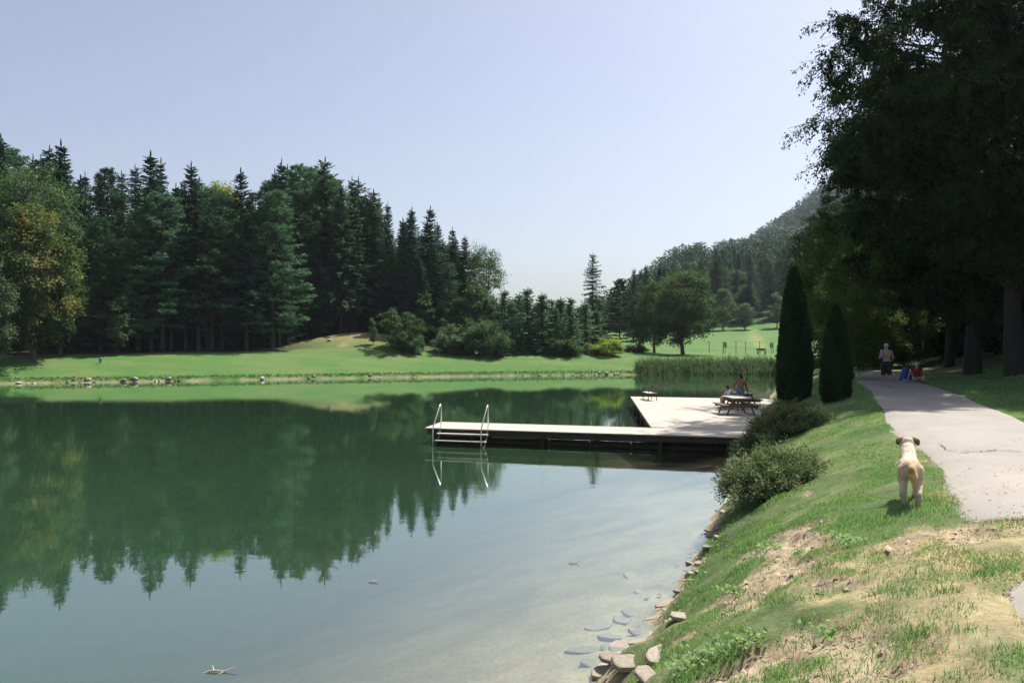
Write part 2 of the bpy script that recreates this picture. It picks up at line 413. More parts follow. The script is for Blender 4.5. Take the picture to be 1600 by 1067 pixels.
# ------------------------------------------------------------------ lake water
def mat_water():
    m, nt, out = nodes('lake_water')
    tc = N(nt, 'ShaderNodeTexCoord'); co = tc.outputs['Object']
    at_ = N(nt, 'ShaderNodeAttribute', attribute_name='depth')
    rp = N(nt, 'ShaderNodeAttribute', attribute_name='ripple')
    # small ripples
    mp = N(nt, 'ShaderNodeMapping'); mp.inputs['Scale'].default_value = (1.0, 1.7, 1); nt.links.new(co, mp.inputs[0])
    r1 = noise(nt, mp.outputs[0], 1.6, 2, .5); r2 = noise(nt, mp.outputs[0], 7.0, 2, .5)
    mul = N(nt, 'ShaderNodeMath', operation='MULTIPLY'); nt.links.new(r2, mul.inputs[0]); mul.inputs[1].default_value = .22
    add = N(nt, 'ShaderNodeMath', operation='ADD'); nt.links.new(r1, add.inputs[0]); nt.links.new(mul.outputs[0], add.inputs[1])
    hgt = N(nt, 'ShaderNodeMath', operation='MULTIPLY'); nt.links.new(add.outputs[0], hgt.inputs[0]); nt.links.new(rp.outputs['Fac'], hgt.inputs[1])
    bp = N(nt, 'ShaderNodeBump'); bp.inputs['Strength'].default_value = 1.0; bp.inputs['Distance'].default_value = .0016
    nt.links.new(hgt.outputs[0], bp.inputs['Height'])
    # mirror share grows towards grazing view
    fr = N(nt, 'ShaderNodeFresnel'); fr.inputs['IOR'].default_value = 1.333; nt.links.new(bp.outputs[0], fr.inputs['Normal'])
    pw = N(nt, 'ShaderNodeMath', operation='POWER'); nt.links.new(fr.outputs[0], pw.inputs[0]); pw.inputs[1].default_value = .52
    gl = N(nt, 'ShaderNodeBsdfGlossy'); gl.inputs['Roughness'].default_value = .012; gl.inputs['Color'].default_value = (.88, .96, .92, 1)
    nt.links.new(bp.outputs[0], gl.inputs['Normal'])
    # cloudy green water body, clear only in the shallows
    df = N(nt, 'ShaderNodeBsdfDiffuse'); df.inputs['Color'].default_value = (.018, .058, .032, 1)
    big = ramp(nt, noise(nt, co, .12, 3), .35, .7)
    sl_ = N(nt, 'ShaderNodeAttribute', attribute_name='silt')
    nt.links.new(mixc(nt, mixc(nt, (.023, .060, .030), (.032, .075, .036), big), (.17, .155, .105), sl_.outputs['Fac']), df.inputs['Color'])
    tr = N(nt, 'ShaderNodeBsdfTransparent'); tr.inputs['Color'].default_value = (.86, .93, .86, 1)
    body = N(nt, 'ShaderNodeMixShader'); nt.links.new(at_.outputs['Fac'], body.inputs[0])
    nt.links.new(tr.outputs[0], body.inputs[1]); nt.links.new(df.outputs[0], body.inputs[2])
    mx = N(nt, 'ShaderNodeMixShader'); nt.links.new(pw.outputs[0], mx.inputs[0])
    nt.links.new(body.outputs[0], mx.inputs[1]); nt.links.new(gl.outputs[0], mx.inputs[2])
    nt.links.new(mx.outputs[0], out.inputs[0]); return m
wx = steps((-95, -12, 2.0), (-12, 12, 0.2), (12, 46, 0.7)); wy = steps((-24, 4, 1.5), (4, 26, 0.2), (26, 60, .8), (60, 106, .6))
WX, WY = np.meshgrid(wx, wy); WH, WT = ground_raw(WX, WY)
turb = 1 - np.exp(-.8 * np.clip(-WH, 0, 9) ** 1.15)
band = sstep((WY - (WX * .28 + 88.5)) / 2.5) * sstep((WX + 22) / 14) * (0.35 + fbm(WX * .25, WY * .9, 88, 3))
rip = (0.55 + 0.5 * fbm(WX * .12, WY * .12, 80, 2)) * np.interp(WY, [8, 22], [.35, 1]) + 14 * band
ny2, nx2 = WX.shape; idw = np.arange(nx2 * ny2).reshape(ny2, nx2)
WQ = np.stack([idw[:-1, :-1], idw[:-1, 1:], idw[1:, 1:], idw[1:, :-1]], -1).reshape(-1, 4)
keep = (WT.ravel()[WQ] < 3.0).any(1)
WQ = WQ[keep]
used = np.unique(WQ); remap = np.full(WX.size, -1); remap[used] = np.arange(len(used))
wm_ = mesh_np('lake_water', np.stack([WX, WY, 0 * WX], -1).reshape(-1, 3)[used], remap[WQ], mat_water(), attrs={'depth': turb.ravel()[used], 'ripple': rip.ravel()[used], 'silt': (np.exp(-(np.clip(-WH, 0, 9) / .62) ** 1.5) * (WY < 40) * np.clip(.75 + .4 * fbm(WX * .5, WY * .5, 83, 3), 0, 1)).ravel()[used]}, smooth=True)
water = tag(link('lake_water', wm_), kind='structure')

# ------------------------------------------------------------------ footpath
def mat_asphalt():
    m, nt, out = nodes('worn_pale_asphalt')
    tc = N(nt, 'ShaderNodeTexCoord'); co = tc.outputs['Object']
    n1 = noise(nt, co, .7, 5, .6); n2 = noise(nt, co, 45, 4, .7); n3 = noise(nt, co, 7, 4)
    c = mixc(nt, (.37, .338, .293), (.30, .275, .24), ramp(nt, n1, .3, .7))
    c = mixc(nt, c, (.30, .27, .25), ramp(nt, n3, .56, .85))
    f = N(nt, 'ShaderNodeMath', operation='MULTIPLY'); nt.links.new(ramp(nt, n2, .35, .7), f.inputs[0]); f.inputs[1].default_value = .55
    c = mixc(nt, c, (.62, .6, .58), f.outputs[0], 'MULTIPLY')
    b = N(nt, 'ShaderNodeBsdfPrincipled'); b.inputs['Roughness'].default_value = .9; b.inputs['Specular IOR Level'].default_value = .2
    nt.links.new(c, b.inputs['Base Color'])
    bp = N(nt, 'ShaderNodeBump'); bp.inputs['Strength'].default_value = .5; bp.inputs['Distance'].default_value = .006
    nt.links.new(n2, bp.inputs['Height']); nt.links.new(bp.outputs[0], b.inputs['Normal'])
    nt.links.new(b.outputs[0], out.inputs[0]); return m

def resample(pl, n):
    pl = np.array(pl, float); s = np.concatenate([[0], np.cumsum(np.hypot(*np.diff(pl, axis=0).T))])
    return pl, s
pl = np.array(PATH_L, float); pr = np.array(PATH_R, float)
ii = np.linspace(0, len(pl) - 1, 420)
L_ = np.stack([np.interp(ii, np.arange(len(pl)), pl[:, k]) for k in (0, 1)], -1)
R_ = np.stack([np.interp(ii, np.arange(len(pr)), pr[:, k]) for k in (0, 1)], -1)
dirn = (R_ - L_); dirn /= np.linalg.norm(dirn, axis=1)[:, None]
L_ = L_ + dirn * ((fbm(ii * .9, ii * 0, 71, 4) - .5) * .3)[:, None]
R_ = R_ + dirn * ((fbm(ii * .9, ii * 0 + 7, 72, 4) - .5) * .25)[:, None]
nc = 22
u_ = np.linspace(0, 1, nc)
PX = L_[:, None, 0] * (1 - u_) + R_[:, None, 0] * u_; PY = L_[:, None, 1] * (1 - u_) + R_[:, None, 1] * u_
PH, _t = ground_raw(PX, PY)
PZ = PH + .014 + (fbm(PX * .8, PY * .8, 73, 2) - .5) * .02
PZ[:, 0] -= .035; PZ[:, -1] -= .035
ip = np.arange(PX.size).reshape(PX.shape)
PQ = np.stack([ip[:-1, :-1], ip[:-1, 1:], ip[1:, 1:], ip[1:, :-1]], -1).reshape(-1, 4)
M_ASPH = mat_asphalt()
path = tag(link('path', mesh_np('path', np.stack([PX, PY, PZ], -1).reshape(-1, 3), PQ, M_ASPH, smooth=True)), kind='structure')
# cracks in the asphalt
M_CRACK = simple('crack_filler', (.05, .045, .04), (.09, .08, .06), 20, .95)
def crack(pts, w):
    rng = np.random.default_rng(len(pts))
    V = []; Q = []
    P = [pix(*p) for p in pts]
    fine = []
    for a, b in zip(P[:-1], P[1:]):
        for k in range(8):
            fine.append(a.lerp(b, k / 8) + Vector((rng.normal(0, .008), rng.normal(0, .02), 0)))
    for i, p in enumerate(fine):
        h = gz(p.x, p.y) + .032
        ww = w * (.3 + rng.random()) * (1 if 0 < i < len(fine) - 1 else .1)
        V += [(p.x, p.y - ww, h), (p.x, p.y + ww, h)]
        if i: Q.append((2 * i - 2, 2 * i, 2 * i + 1, 2 * i - 1))
    return link('crack', mesh_np('crack', V, Q, M_CRACK), path)
crack([(1468, 695), (1480, 705), (1502, 709), (1530, 708), (1560, 706), (1604, 709)], .022)
crack([(1330, 640), (1365, 642), (1400, 641), (1440, 643)], .05)
# ================================================================== vegetation builders
M_BARK = simple('bark_brown', (.10, .075, .055), (.055, .042, .032), 9, .95, .8, 18, stretch=(1, 1, .25), bdist=.04)
M_BARKG = simple('bark_grey', (.15, .13, .11), (.08, .07, .06), 7, .95, .8, 16, stretch=(1, 1, .3), bdist=.04)
M_BARKD = simple('bark_shaded', (.045, .038, .032), (.028, .024, .02), 7, .95, .8, 16, stretch=(1, 1, .3), bdist=.04)  # grey bark darkened, deep shade put into the trunk colour
F_SPRUCE = foliage('needles_spruce', (.013, .036, .028), (.064, .126, .070), .16, (1.0, 1.3, .8), var=.3)
F_PINE = foliage('needles_pine', (.024, .060, .044), (.112, .195, .105), .2, (1.0, 1.3, .8), var=.3)
F_LARCH = foliage('needles_larch', (.028, .064, .040), (.10, .165, .090), .22)
F_YPINE = foliage('needles_young_pine', (.042, .095, .060), (.15, .245, .145), .22)
F_LEAF = foliage('leaves_green', (.030, .068, .028), (.105, .18, .068), .3)
F_LEAFP = foliage('leaves_pale', (.055, .095, .055), (.15, .215, .12), .3)
F_LEAFY = foliage('leaves_yellowing', (.034, .072, .028), (.115, .18, .065), .3, patch=(.27, .235, .075))
F_LEAFB = foliage('leaves_bright', (.090, .140, .020), (.30, .34, .040), .35)
F_SHADE = foliage('leaves_shaded', (.013, .030, .011), (.046, .082, .024), .2, var=.05)  # leaf green darkened so the colour itself carries the canopy shade
F_HORN = foliage('leaves_hornbeam', (.040, .075, .018), (.115, .175, .045), .38)
F_THUJA = foliage('scales_thuja', (.010, .026, .012), (.040, .076, .030), .06)
F_COTO = foliage('leaves_cotoneaster', (.032, .066, .034), (.25, .285, .150), .25)
F_REED = foliage('reed_blades', (.065, .11, .070), (.165, .235, .150), .4)
F_GRASS = foliage('grass_blades', (.090, .20, .080), (.30, .44, .215), .42)

def nrm(v): return v / (np.linalg.norm(v, axis=-1, keepdims=True) + 1e-9)

class Cards:
    """leaf and needle-spray faces, collected into one quad mesh"""
    def __init__(s): s.V = []; s.T = []; s.n = 0
    def add(s, c, d, L, W, tint, roll=None, rng=None, fat=.45):
        """diamond faces: base points c, directions d"""
        n = len(c)
        if n == 0: return
        d = nrm(d)
        if roll is None: roll = nrm(rng.normal(size=(n, 3)))
        sd = nrm(np.cross(d, roll))
        L = np.broadcast_to(np.asarray(L, float), (n,))[:, None]; W = np.broadcast_to(np.asarray(W, float), (n,))[:, None]
        m = c + d * L * fat
        V = np.stack([c, m + sd * W * .5, c + d * L, m - sd * W * .5], 1)
        s.V.append(V.reshape(-1, 3)); s.T.append(np.repeat(np.broadcast_to(tint, (n,)), 4)); s.n += n
    def mesh(s, name, mat):
        V = np.concatenate(s.V); T = np.clip(np.concatenate(s.T), 0, 1)
        return mesh_np(name, V, np.arange(len(V)).reshape(-1, 4), mat, tint=T)

class Limbs:
    def __init__(s): s.V = []; s.Q = []; s.n = 0
    def tube(s, P, rad, seg=5):
        P = np.asarray(P, float); n = len(P); rad = np.broadcast_to(np.asarray(rad, float), (n,))
        d = nrm(np.gradient(P, axis=0)); ref = np.array([.3, .2, .05]) if abs(d[0][2]) > .6 else np.array([.05, .1, 1.])
        a = nrm(np.cross(d, ref)); b = np.cross(d, a)
        th = np.arange(seg) * 2 * np.pi / seg
        ring = P[:, None] + (a[:, None] * np.cos(th)[None, :, None] + b[:, None] * np.sin(th)[None, :, None]) * rad[:, None, None]
        base = s.n; i = np.arange(n - 1)[:, None] * seg; k = np.arange(seg)[None]; k2 = (k + 1) % seg
        Q = np.stack([i + k, i + k2, i + seg + k2, i + seg + k], -1).reshape(-1, 4) + base
        s.V.append(ring.reshape(-1, 3)); s.Q.append(Q); s.n += n * seg
    def mesh(s, name, mat): return mesh_np(name, np.concatenate(s.V), np.concatenate(s.Q), mat, smooth=True)

def spruce(seed, H=24.0, Rb=3.7, zb=.16, fine=1.0, hang=.35, irregular=.16, wh=.42, power=.95):
    rng = np.random.default_rng(seed); C = Cards(); T = Limbs()
    lean = rng.normal(0, .01, 2)
    zz = np.linspace(0, H, 9)
    T.tube(np.stack([lean[0] * zz, lean[1] * zz, zz], -1), np.interp(zz, [0, H * .05, H], [.30, .23, .02]), 7)
    z = H * zb
    gap = rng.random(40) * 2 * np.pi
    while z < H - .25:
        zw = z
        fr = (z - H * zb) / (H * (1 - zb))
        Lm = Rb * (1 - fr) ** power * (1 if fr > .06 else .75) + .22
        nb = int(rng.integers(5, 8)) if Lm > .8 else 5
        az0 = rng.random() * 6.28
        for b in range(nb):
            az = az0 + b * 6.283 / nb + rng.normal(0, .25); z = zw + rng.normal(0, .33) * wh
            L = Lm * (1 + rng.normal(0, irregular))
            if rng.random() < .06: L *= .5
            L = max(L, .2)
            up = np.interp(fr, [0, .5, 1], [-.02, .12, .45]); dr = np.interp(fr, [0, .6, 1], [.42, .36, .25])
            n = max(4, int(L / (.2 / fine)))
            t = np.linspace(.12, 1, n)
            px = np.stack([t * L * np.cos(az), t * L * np.sin(az), z + L * (up * t - dr * t ** 1.6 + .12 * t ** 4)], -1)
            px[:, :2] += lean * z
            if L > 1.6: T.tube(np.vstack([[lean[0] * z, lean[1] * z, z], px[::max(1, n // 3)]]), np.linspace(.045, .01, 1 + len(px[::max(1, n // 3)])), 4)
            out = np.array([np.cos(az), np.sin(az), 0]); side = np.array([-np.sin(az), np.cos(az), 0])
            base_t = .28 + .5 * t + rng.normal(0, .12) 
            for sgn in (-1, 1):
                d = out * .55 + side * sgn * rng.uniform(.6, 1.1, (n, 1)) + np.array([0, 0, -1]) * rng.uniform(.05, .45, (n, 1))
                C.add(px + rng.normal(0, .03, (n, 3)), d, (.34 + .26 * L / 3) * (1.15 - .6 * t) * rng.uniform(.7, 1.3, n) / fine ** .5, .19 / fine ** .5, base_t + rng.normal(0, .13, n), roll=np.tile([0, 0, 1.], (n, 1)) + rng.normal(0, .35, (n, 3)))
            d = out * .35 + np.array([0, 0, -1]) + rng.normal(0, .3, (n, 3))
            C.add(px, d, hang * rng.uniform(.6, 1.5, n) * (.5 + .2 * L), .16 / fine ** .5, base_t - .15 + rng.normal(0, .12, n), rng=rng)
            C.add(px[-2:], out + np.array([0, 0, .15]) + rng.normal(0, .1, (2, 3)), .4, .16, .85, rng=rng)
        z = zw + wh * rng.uniform(.7, 1.3) * (1.0 if fr < .7 else .6)
    C.add(np.array([[lean[0] * H, lean[1] * H, H - .5]] * 3), np.array([[0, 0, 1.], [.06, 0, 1], [0, .06, 1]]), min(1.3, H * .055 + .3), .14, .6, rng=rng)
    return T.mesh('trunk', M_BARK), C.mesh('crown', F_SPRUCE), H

def pine(seed, H=24.0, Rb=4.0, zb=.2, mat=None, tuft=.42, wh=.8, dens=1.6, power=.55):
    """soft five-needle pine: tiers of upturned tufted boughs"""
    rng = np.random.default_rng(seed); C = Cards(); T = Limbs()
    zz = np.linspace(0, H, 9); wob = np.cumsum(rng.normal(0, .05, (9, 2)), 0)
    T.tube(np.column_stack([wob, zz]), np.interp(zz, [0, H * .05, H], [.30, .25, .03]), 7)
    z = H * zb
    while z < H - .3:
        fr = (z - H * zb) / (H * (1 - zb))
        Lm = Rb * (1 - fr) ** power * np.interp(fr, [0, .15], [.7, 1]) + .25
        nb = int(rng.integers(4, 7)); az0 = rng.random() * 6.28
        w0 = np.array([np.interp(z, zz, wob[:, 0]), np.interp(z, zz, wob[:, 1])])
        for b in range(nb):
            az = az0 + b * 6.283 / nb + rng.normal(0, .3); L = Lm * rng.uniform(.55, 1.2)
            out = np.array([np.cos(az), np.sin(az), 0]); side = np.array([-np.sin(az), np.cos(az), 0])
            up = np.interp(fr, [0, .5, 1], [.02, .2, .8])
            m = 6; t = np.linspace(0, 1, m)
            P = np.array([w0[0], w0[1], z]) + np.outer(t * L, out) + np.outer(L * (up * t - .22 * t ** 2 + .18 * t ** 3), [0, 0, 1])
            if L > 1.2: T.tube(P, np.linspace(.06, .012, m), 4)
            nt_ = max(3, int(L * 4.2 * dens))
            tt = rng.uniform(.3, 1.0, nt_) ** .8
            c = np.stack([np.interp(tt, t, P[:, k]) for k in range(3)], -1)
            c += np.outer(rng.normal(0, .26, nt_) * (L * .55) * (1.1 - tt * .4), side) + np.outer(rng.normal(0, .09, nt_), [0, 0, 1])
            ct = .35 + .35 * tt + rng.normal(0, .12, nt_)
            k = 9
            cc = np.repeat(c, k, 0); d = out * .6 + rng.normal(0, .75, (nt_ * k, 3)) + np.array([0, 0, .45])
            C.add(cc, d, tuft * rng.uniform(.7, 1.35, nt_ * k), tuft * .24, np.repeat(ct, k) + rng.normal(0, .1, nt_ * k), rng=rng)
        z += wh * rng.uniform(.6, 1.4) * (1 if fr < .75 else .6)
    return T.mesh('trunk', M_BARK), C.mesh('crown', mat or F_PINE), H

def broadleaf(seed, H=12.0, Rc=4.5, z0=.25, nclump=110, nleaf=120, leaf=.3, mat=None, trunk_r=.25, cl=1.0, shape='round', stems=1, droop=.25, bark=None, flat=.6, tight=.17, ks=9):
    """branching tree: boughs run out to leaf clumps spread through the crown"""
    rng = np.random.default_rng(seed); C = Cards(); T = Limbs()
    zc0 = H * z0
    fork = H * (z0 + .12)
    base = [np.array([rng.normal(0, .25), rng.normal(0, .25), 0]) * (stems > 1) for _ in range(stems)]
    tops = []
    for s in range(stems):
        zz = np.linspace(0, H * .82, 8); w = np.cumsum(rng.normal(0, .03 * H / 12, (8, 2)), 0)
        if stems > 1: w = w + base[s][:2] + np.outer(zz / H, rng.normal(0, Rc * .35, 2))
        P = np.column_stack([w, zz]); rr = trunk_r / stems ** .5
        T.tube(P, np.interp(zz, [0, H * .04, H * .82], [rr * 1.35, rr, rr * .12]), 8); tops.append(P)
    lump = rng.random((6, 3)) * 6.28
    for i in range(nclump):
        for _ in range(50):
            p = rng.uniform(-1, 1, 3)
            r = np.linalg.norm(p)
            if r > 1 or r < rng.random() ** .6 * .85: continue
            h = (p[2] + 1) / 2
            if shape == 'round': wz = 1
            elif shape == 'cone': wz = np.interp(h, [0, .2, .6, 1], [.9, 1, .8, .6])
            elif shape == 'wide': wz = np.interp(h, [0, .3, .8, 1], [.75, 1.05, 1, .8])
            break
        a = math.atan2(p[1], p[0])
        bump = 1 + .14 * math.sin(2 * a + lump[0, 0] + 3 * h) + .11 * math.sin(3 * a + lump[1, 0] - 5 * h) + .08 * math.sin(5 * a + lump[2, 0] + 9 * h)
        c = np.array([p[0] * Rc * wz * bump, p[1] * Rc * wz * bump, zc0 + (H - zc0) * h * (.93 + .07 * bump)])
        P = tops[i % stems]
        # bough from the trunk to the clump
        zs = max(min(c[2] - (.25 + .3 * rng.random()) * math.hypot(c[0], c[1]), H * .8), H * z0 * .9)
        st = np.array([np.interp(zs, P[:, 2], P[:, k]) for k in range(3)]); st[2] = zs
        mid = (st + c) / 2 + rng.normal(0, .06 * Rc, 3) + np.array([0, 0, .05 * Rc])
        tt = np.linspace(0, 1, 6)[:, None]
        bz = (1 - tt) ** 2 * st + 2 * tt * (1 - tt) * mid + tt ** 2 * c
        T.tube(bz, np.linspace(trunk_r * .22, .012, 6), 4)
        out = nrm(np.array([c[0], c[1], .35 * (c[2] - (zc0 + H) / 2)]))
        rr = cl * Rc * .2 * rng.uniform(.7, 1.3)
        sub_ = nrm(rng.normal(size=(ks, 3))) * rng.random((ks, 1)) ** .4 * np.array([1, 1, flat]) * rr * 1.05
        wsub = rng.integers(0, ks, nleaf); g0 = sub_[wsub]
        g = g0 * rng.uniform(.55, 1.08, (nleaf, 1)) + rng.normal(0, tight, (nleaf, 3)) * rr
        if trunk_r > .13:
            for q0 in sub_[:12 if tight < .15 else 4]: T.tube(np.array([c, c + q0 * .45 - np.array([0, 0, droop * .06 * rr]), c + q0 * .92 - np.array([0, 0, droop * .25 * rr])]), [.018, .012, .004], 3)
        if tight < .15:                          # leaves set close along the twigs
            uu = rng.uniform(.2, 1.04, (nleaf, 1)); g = g0 * uu; g[:, 2] -= droop * .3 * rr * uu[:, 0] ** 2
            g = g + rng.normal(0, .55, (nleaf, 3)) * leaf
        else: g = g + np.outer(rng.normal(0, .3, nleaf) * rr, out)
        q = c + g
        q[:, 2] -= droop * rr * (np.linalg.norm(g[:, :2], axis=1) / (rr + 1e-6)) ** 2 * .35
        d = nrm(g + 1e-4) * .7 + rng.normal(0, .5, (nleaf, 3)) + np.array([0, 0, -droop])
        rl = np.array([0, 0, 1.]) + out * .35 + rng.normal(0, .45, (nleaf, 3))
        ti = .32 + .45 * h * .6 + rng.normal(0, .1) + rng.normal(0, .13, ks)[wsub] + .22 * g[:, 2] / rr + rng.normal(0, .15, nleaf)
        C.add(q, d, leaf * rng.uniform(.7, 1.3, nleaf), leaf * .62, ti, roll=rl)
    return T.mesh('trunk', bark or M_BARKG), C.mesh('crown', mat or F_LEAF), H

def plant_tree(proto, x, y, top=None, height=None, rz=None, name='tree', label=None, cat='tree', group=None, mat=None, widen=1.0, sink=.15, rng=random.Random(3)):
    tm, cm, H0 = proto
    z = gz(x, y)
    h = height if height else top - z
    s = h / H0
    if H0 > 19 and proto[0].name.startswith('trunk') and name in ('spruce_tree', 'pine_tree', 'larch_tree'): widen *= 1.28
    e = empty(name, (x, y, z - sink), rng.uniform(0, 6.28) if rz is None else rz)
    link('trunk', tm, e, scale=(s * widen, s * widen, s))
    link('crown', cm, e, scale=(s * widen, s * widen, s), mat=mat)
    return tag(e, label, cat, group)

def ztop(py, d): return CAMZ + (HOR - py) / FPX * d

ORD = ['first', 'second', 'third', 'fourth', 'fifth', 'sixth', 'seventh', 'eighth', 'ninth', 'tenth', 'eleventh', 'twelfth', 'thirteenth', 'fourteenth', 'fifteenth', 'sixteenth']

SPR = [spruce(1), spruce(2, Rb=2.8, zb=.1), spruce(3, Rb=3.8, zb=.24, irregular=.24), spruce(4, H=24, Rb=3.0, zb=.2, irregular=.22, wh=.5)]
PIN = [pine(11, zb=.12), pine(12, Rb=4.6, zb=.16), pine(13, Rb=3.6, zb=.06, wh=.75)]
LAR = [spruce(21, Rb=3.0, zb=.15, fine=1.5, hang=.5, irregular=.35, wh=.55, power=.75), spruce(22, Rb=2.6, zb=.2, fine=1.5, hang=.6, irregular=.4, wh=.6, power=.72)]
YP = [spruce(31, H=7.5, Rb=1.9, zb=.02, fine=1.2, hang=.2, wh=.24, irregular=.2, power=1.0), spruce(32, H=8.5, Rb=1.8, zb=.02, fine=1.2, hang=.2, wh=.26, irregular=.25, power=.95), pine(33, H=7.5, Rb=1.8, zb=.02, tuft=.34, wh=.4, dens=2.2, power=1.0)]

# ------------------------------------------------------------------ the wood across the water, treetop by treetop along its skyline
# (pixel x of the top, pixel y of the top, distance, kind, widen)
SKYLINE = [(2, 215, 97, 's0', 1), (95, 224, 98, 's1', 1.0), (131, 272, 104, 's1', .8), (172, 264, 99, 'p2', .95), (235, 242, 100, 's0', 1.05), (250, 252, 106, 's1', .8),
           (274, 290, 108, 's1', .8), (307, 260, 101, 's2', 1.05), (345, 300, 104, 'p1', .9), (378, 267, 106, 's0', .95), (396, 300, 100, 'p0', 1.0), (429, 268, 110, 's1', .8), (441, 253, 107, 's1', .9),
           (470, 258, 112, 'p2', 1.0), (505, 252, 114, 'l0', 1.1), (533, 288, 110, 'l1', 1.0), (551, 280, 112, 's1', .8), (566, 280, 116, 'l1', 1.2), (585, 300, 117, 'l0', 1.1), (607, 318, 116, 's1', .7),
           (630, 343, 113, 's1', .9), (643, 326, 112, 's0', .95), (670, 325, 111, 's0', 1.0), (690, 350, 114, 's2', .9), (706, 357, 116, 's1', .9), (722, 370, 117, 's2', .9)]
KN = {'s': (SPR, F_SPRUCE, 'spruce_tree', 'dark pointed spruce'), 'p': (PIN, F_PINE, 'pine_tree', 'soft tufted pine'), 'l': (LAR, F_LARCH, 'larch_tree', 'wispy light green larch')}
cnt = {'s': 0, 'p': 0, 'l': 0}
def ordw(i):
    return (ORD[i] if i < len(ORD) else {16: 'seventeenth', 17: 'eighteenth', 18: 'nineteenth', 19: 'twentieth'}[i])
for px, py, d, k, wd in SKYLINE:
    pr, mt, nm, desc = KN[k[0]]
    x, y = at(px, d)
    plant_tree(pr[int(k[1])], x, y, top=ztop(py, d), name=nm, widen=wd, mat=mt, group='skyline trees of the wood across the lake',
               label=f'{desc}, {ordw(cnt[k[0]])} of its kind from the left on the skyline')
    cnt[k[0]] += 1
# front row at the edge of the wood, lower than the skyline
FRONT = [(215, 330, 93, 'p0', 1.1, 'wide dark pine at the wood edge behind the pale sapling'), (255, 300, 94, 'p1', 1.15, 'tall soft pine in front of the twin spruce spires'), (160, 340, 92, 'p2', 1.0, 'pine with sunlit shelves of needles right of the yellowing maple'),
         (330, 335, 96, 'p1', 1.1, 'dense dark pine in the middle of the shaded wood edge'), (385, 330, 97, 's3', 1.1, 'drooping spruce with bare lower trunk at the wood edge'), (425, 300, 99, 'p0', 1.2, 'broad layered pine left of the trodden mound'),
         (478, 340, 108, 'p2', 1.1, 'low branched pine overhanging the left foot of the mound'), (520, 330, 113, 's2', 1.0, 'shaggy spruce directly behind the mound'), (570, 345, 114, 's3', 1.1, 'hanging branched spruce behind the yellow topped bush'),
         (610, 380, 113, 'l0', 1.1, 'pale larch standing behind the round bushes'), (655, 400, 108, 's2', 1.1, 'broad spruce in the lower slope of the wood'), (700, 410, 110, 'p0', 1.0, 'pine near the right end of the wood'), (290, 350, 95, 's3', 1.0, 'thin spruce with bare trunk in the dark wood edge'), (110, 350, 94, 's3', 1.1, 'dark spruce directly behind the yellowing maple')]
for px, py, d, k, wd, lb in FRONT:
    pr, mt, nm, _ = KN[k[0]]
    x, y = at(px, d)
    plant_tree(pr[int(k[1])], x, y, top=ztop(py, d), name=nm, widen=wd, mat=mt, label=lb, group='front trees of the wood across the lake')
# the trees that fill the wood behind them
rg = np.random.default_rng(77)
sx = np.array([s[0] for s in SKYLINE]); sy = np.array([s[1] for s in SKYLINE])
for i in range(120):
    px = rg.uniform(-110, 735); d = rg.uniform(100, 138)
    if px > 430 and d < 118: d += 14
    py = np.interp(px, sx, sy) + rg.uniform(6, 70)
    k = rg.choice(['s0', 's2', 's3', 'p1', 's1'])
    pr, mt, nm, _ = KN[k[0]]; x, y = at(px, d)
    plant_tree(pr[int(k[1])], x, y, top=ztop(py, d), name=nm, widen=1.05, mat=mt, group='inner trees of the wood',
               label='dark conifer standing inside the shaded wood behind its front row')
# thin bare trunks showing in the dark of the wood edge
pole = spruce(41, H=20, Rb=2.2, zb=.45, wh=.7, irregular=.3)
for px in (236, 246, 268, 310, 324, 346, 364, 436, 540, 556):
    d = np.interp(px, [200, 430, 560], [92, 99, 113]) + rg.uniform(-1, 4); x, y = at(px, d)
    plant_tree(pole, x, y, height=rg.uniform(15, 18), name='spruce_tree', mat=F_SPRUCE, widen=.9, group='bare stemmed spruces at the wood edge',
               label='slender bare stemmed spruce standing in the dark wood edge')

# low young spruces closing the dark wood edge
LOW = spruce(42, H=8, Rb=2.2, zb=.03, irregular=.3, wh=.34, power=.8)
for i, px in enumerate(range(120, 440, 13)):
    d = np.interp(px, [100, 430], [93, 101]) + rg.uniform(0, 7); x, y = at(px + rg.uniform(-6, 6), d)
    plant_tree(LOW, x, y, height=rg.uniform(3.5, 8), name='young_spruce_tree', mat=F_SPRUCE, widen=1.2, group='young spruces in the dark wood edge',
               label='low young spruce in the dark wood edge under taller trees')
for i, px in enumerate(range(560, 745, 12)):
    d = np.interp(px, [560, 745], [112, 116]) + rg.uniform(0, 5); x, y = at(px + rg.uniform(-5, 5), d)
    plant_tree(LOW, x, y, height=rg.uniform(5, 9), name='young_spruce_tree', mat=F_SPRUCE, widen=1.2, group='young spruces behind the bushes',
               label='young spruce behind the round bushes under the right half of the wood')
# broadleaved trees round the wood
B_BIG = broadleaf(51, H=14, Rc=4.6, z0=.14, nclump=150, nleaf=110, leaf=.30, stems=1, shape='cone')
B_ASH = broadleaf(52, H=13, Rc=5.0, z0=.13, nclump=190, nleaf=120, leaf=.28, stems=3, trunk_r=.32, shape='round')
B_SOFT = broadleaf(53, H=18, Rc=5.0, z0=.2, nclump=170, nleaf=120, leaf=.26, stems=2, trunk_r=.3, shape='round', cl=1.2, droop=.6)
B_SMALL = broadleaf(54, H=5, Rc=2.2, z0=.1, nclump=70, nleaf=110, leaf=.2, stems=4, trunk_r=.1, shape='round')
B_BUSH = broadleaf(55, H=3, Rc=1.9, z0=.0, nclump=70, nleaf=120, leaf=.17, stems=5, trunk_r=.08, shape='wide', cl=1.2, flat=.8)
B_SAP = broadleaf(56, H=7, Rc=1.5, z0=.15, nclump=38, nleaf=70, leaf=.24, stems=2, trunk_r=.07, shape='cone', cl=1.3)
